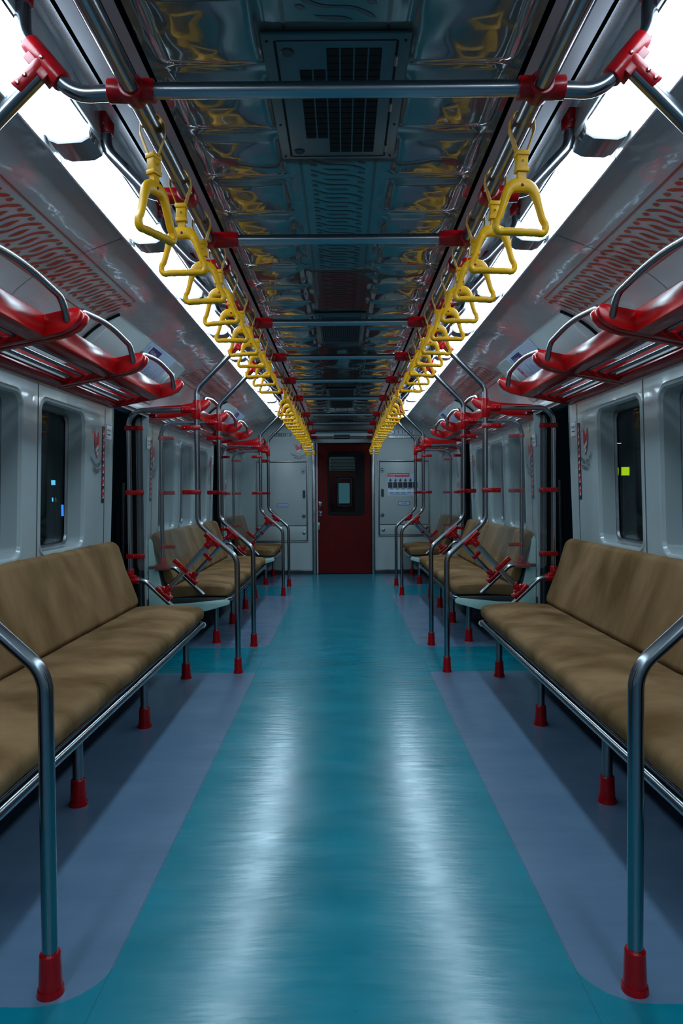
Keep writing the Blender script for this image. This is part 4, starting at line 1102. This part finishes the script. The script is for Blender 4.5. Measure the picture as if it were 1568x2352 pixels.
b = thing('exit_sticker', 'narrow blue and red sticker strip on the right wall after the second doorway', 'sticker', ((wx(1.3)-.002), 8.83, 1.3), (0,0,-PI/2))
MB().box(-.035, .035, -.001, 0, -.17, .17).build('backing', 'white', b); MB().box(-.03, .03, -.002, -.001, .05, .12).box(-.03, .03, -.002, -.001, -.16, -.10).build('blue_panel', 'navy', b); MB().box(-.03, .03, -.002, -.001, -.07, .0).build('red_panel', 'inkred', b)
b = thing('caution_sticker', 'yellow triangle caution sticker on the right door leaf edge', 'sticker', (1.508, 4.50, 1.555), (0,0,-PI/2))
MB().box(-.022, .022, -.001, 0, -.05, .05).build('backing', 'navy', b); MB().add([(-.018,-.002,-.028),(.018,-.002,-.028),(0,-.002,.035)], [(0,1,2)]).box(-.02,.02,-.002,-.001,-.048,-.034).build('triangle', 'yellowink', b)
# ------------------------------------------------------------------ lights and objects in the dark outside
def PX(px, py, D): return ((px-787)/1600*D+.008, D, 1.15+(1136-py)/1600*D)
def lit(name, label, cat, px, py, D, w_, h_, mt, base='darkmetal'):
    x, y, z = PX(px, py, D); r = thing(name, label, cat, (x, y, z))
    W_, H_ = w_*D/1600/2, h_*D/1600/2
    MB().box(-W_-.02, W_+.02, 0, .10, -H_-.02, H_+.02).build('casing', base, r); MB().box(-W_, W_, -.006, 0, -H_, H_).build('lit_face', mt, r)
    MB().box(-.02, .02, .03, .06, -(z+1.2), -H_-.02).build('post', base, r)
lit('station_sign', 'small cyan lit sign outside the left window, upper one', 'sign', 123, 1104, 14.0, 9, 11, 'cyan')
lit('station_sign', 'small cyan lit sign outside the left window, lower one', 'sign', 124, 1143, 15.0, 9, 9, 'cyan')
lit('station_light', 'thin blue light column outside the left window', 'light', 143, 1168, 16.0, 5, 26, 'blue')
lit('station_light', 'blue light column seen through the first left doorway', 'light', 279, 1158, 16.5, 3, 26, 'blue')
lit('station_sign', 'lime green lit sign outside the right window', 'sign', 1435, 1087, 14.0, 18, 19, 'lime')
lit('station_sign', 'narrow lime green lit sign at the pane edge outside the right window', 'sign', 1419, 1087, 14.6, 6, 17, 'lime')
lit('station_light', 'faint pale lamp outside the right window', 'light', 1418, 1023, 18.0, 14, 2, 'paleglow')
x, y, z = PX(263, 1145, 11); r = thing('platform_bush', 'small green shrub beyond the first left doorway', 'plant', (x, y, -1.2))
MB().cyl((0,0,0), (0,0,2.2), .02, .01, 8).build('stem', 'darkmetal', r)
b = MB(); q = random.Random(2)
for i in range(60):
    c = Vector((q.gauss(0,.09), q.gauss(0,.09), 2.25+q.gauss(0,.16))); a_ = q.uniform(0, 6.28); d = Vector((math.cos(a_), math.sin(a_), q.uniform(-.5,.5))).normalized(); u = d.cross(Vector((0,0,1))).normalized()
    b.add([c-d*.05, c+u*.02, c+d*.05, c-u*.02], [(0,1,2,3)])
b.build('foliage', 'leaf', r)
b = thing('platform_post', 'dark slanting post beyond the first left doorway', 'post', (PX(270,1100,8)[0], 8, -1.2)); MB().cyl((0,0,0), (.06,0,2.5), .03, .025, 10).build('shaft', 'steel_dull', b)
b = thing('platform_post', 'dark post beyond the first right doorway', 'post', (PX(1298,1100,8)[0], 8, -1.2)); MB().cyl((0,0,0), (-.06,0,2.5), .03, .025, 10).build('shaft', 'steel_dull', b)
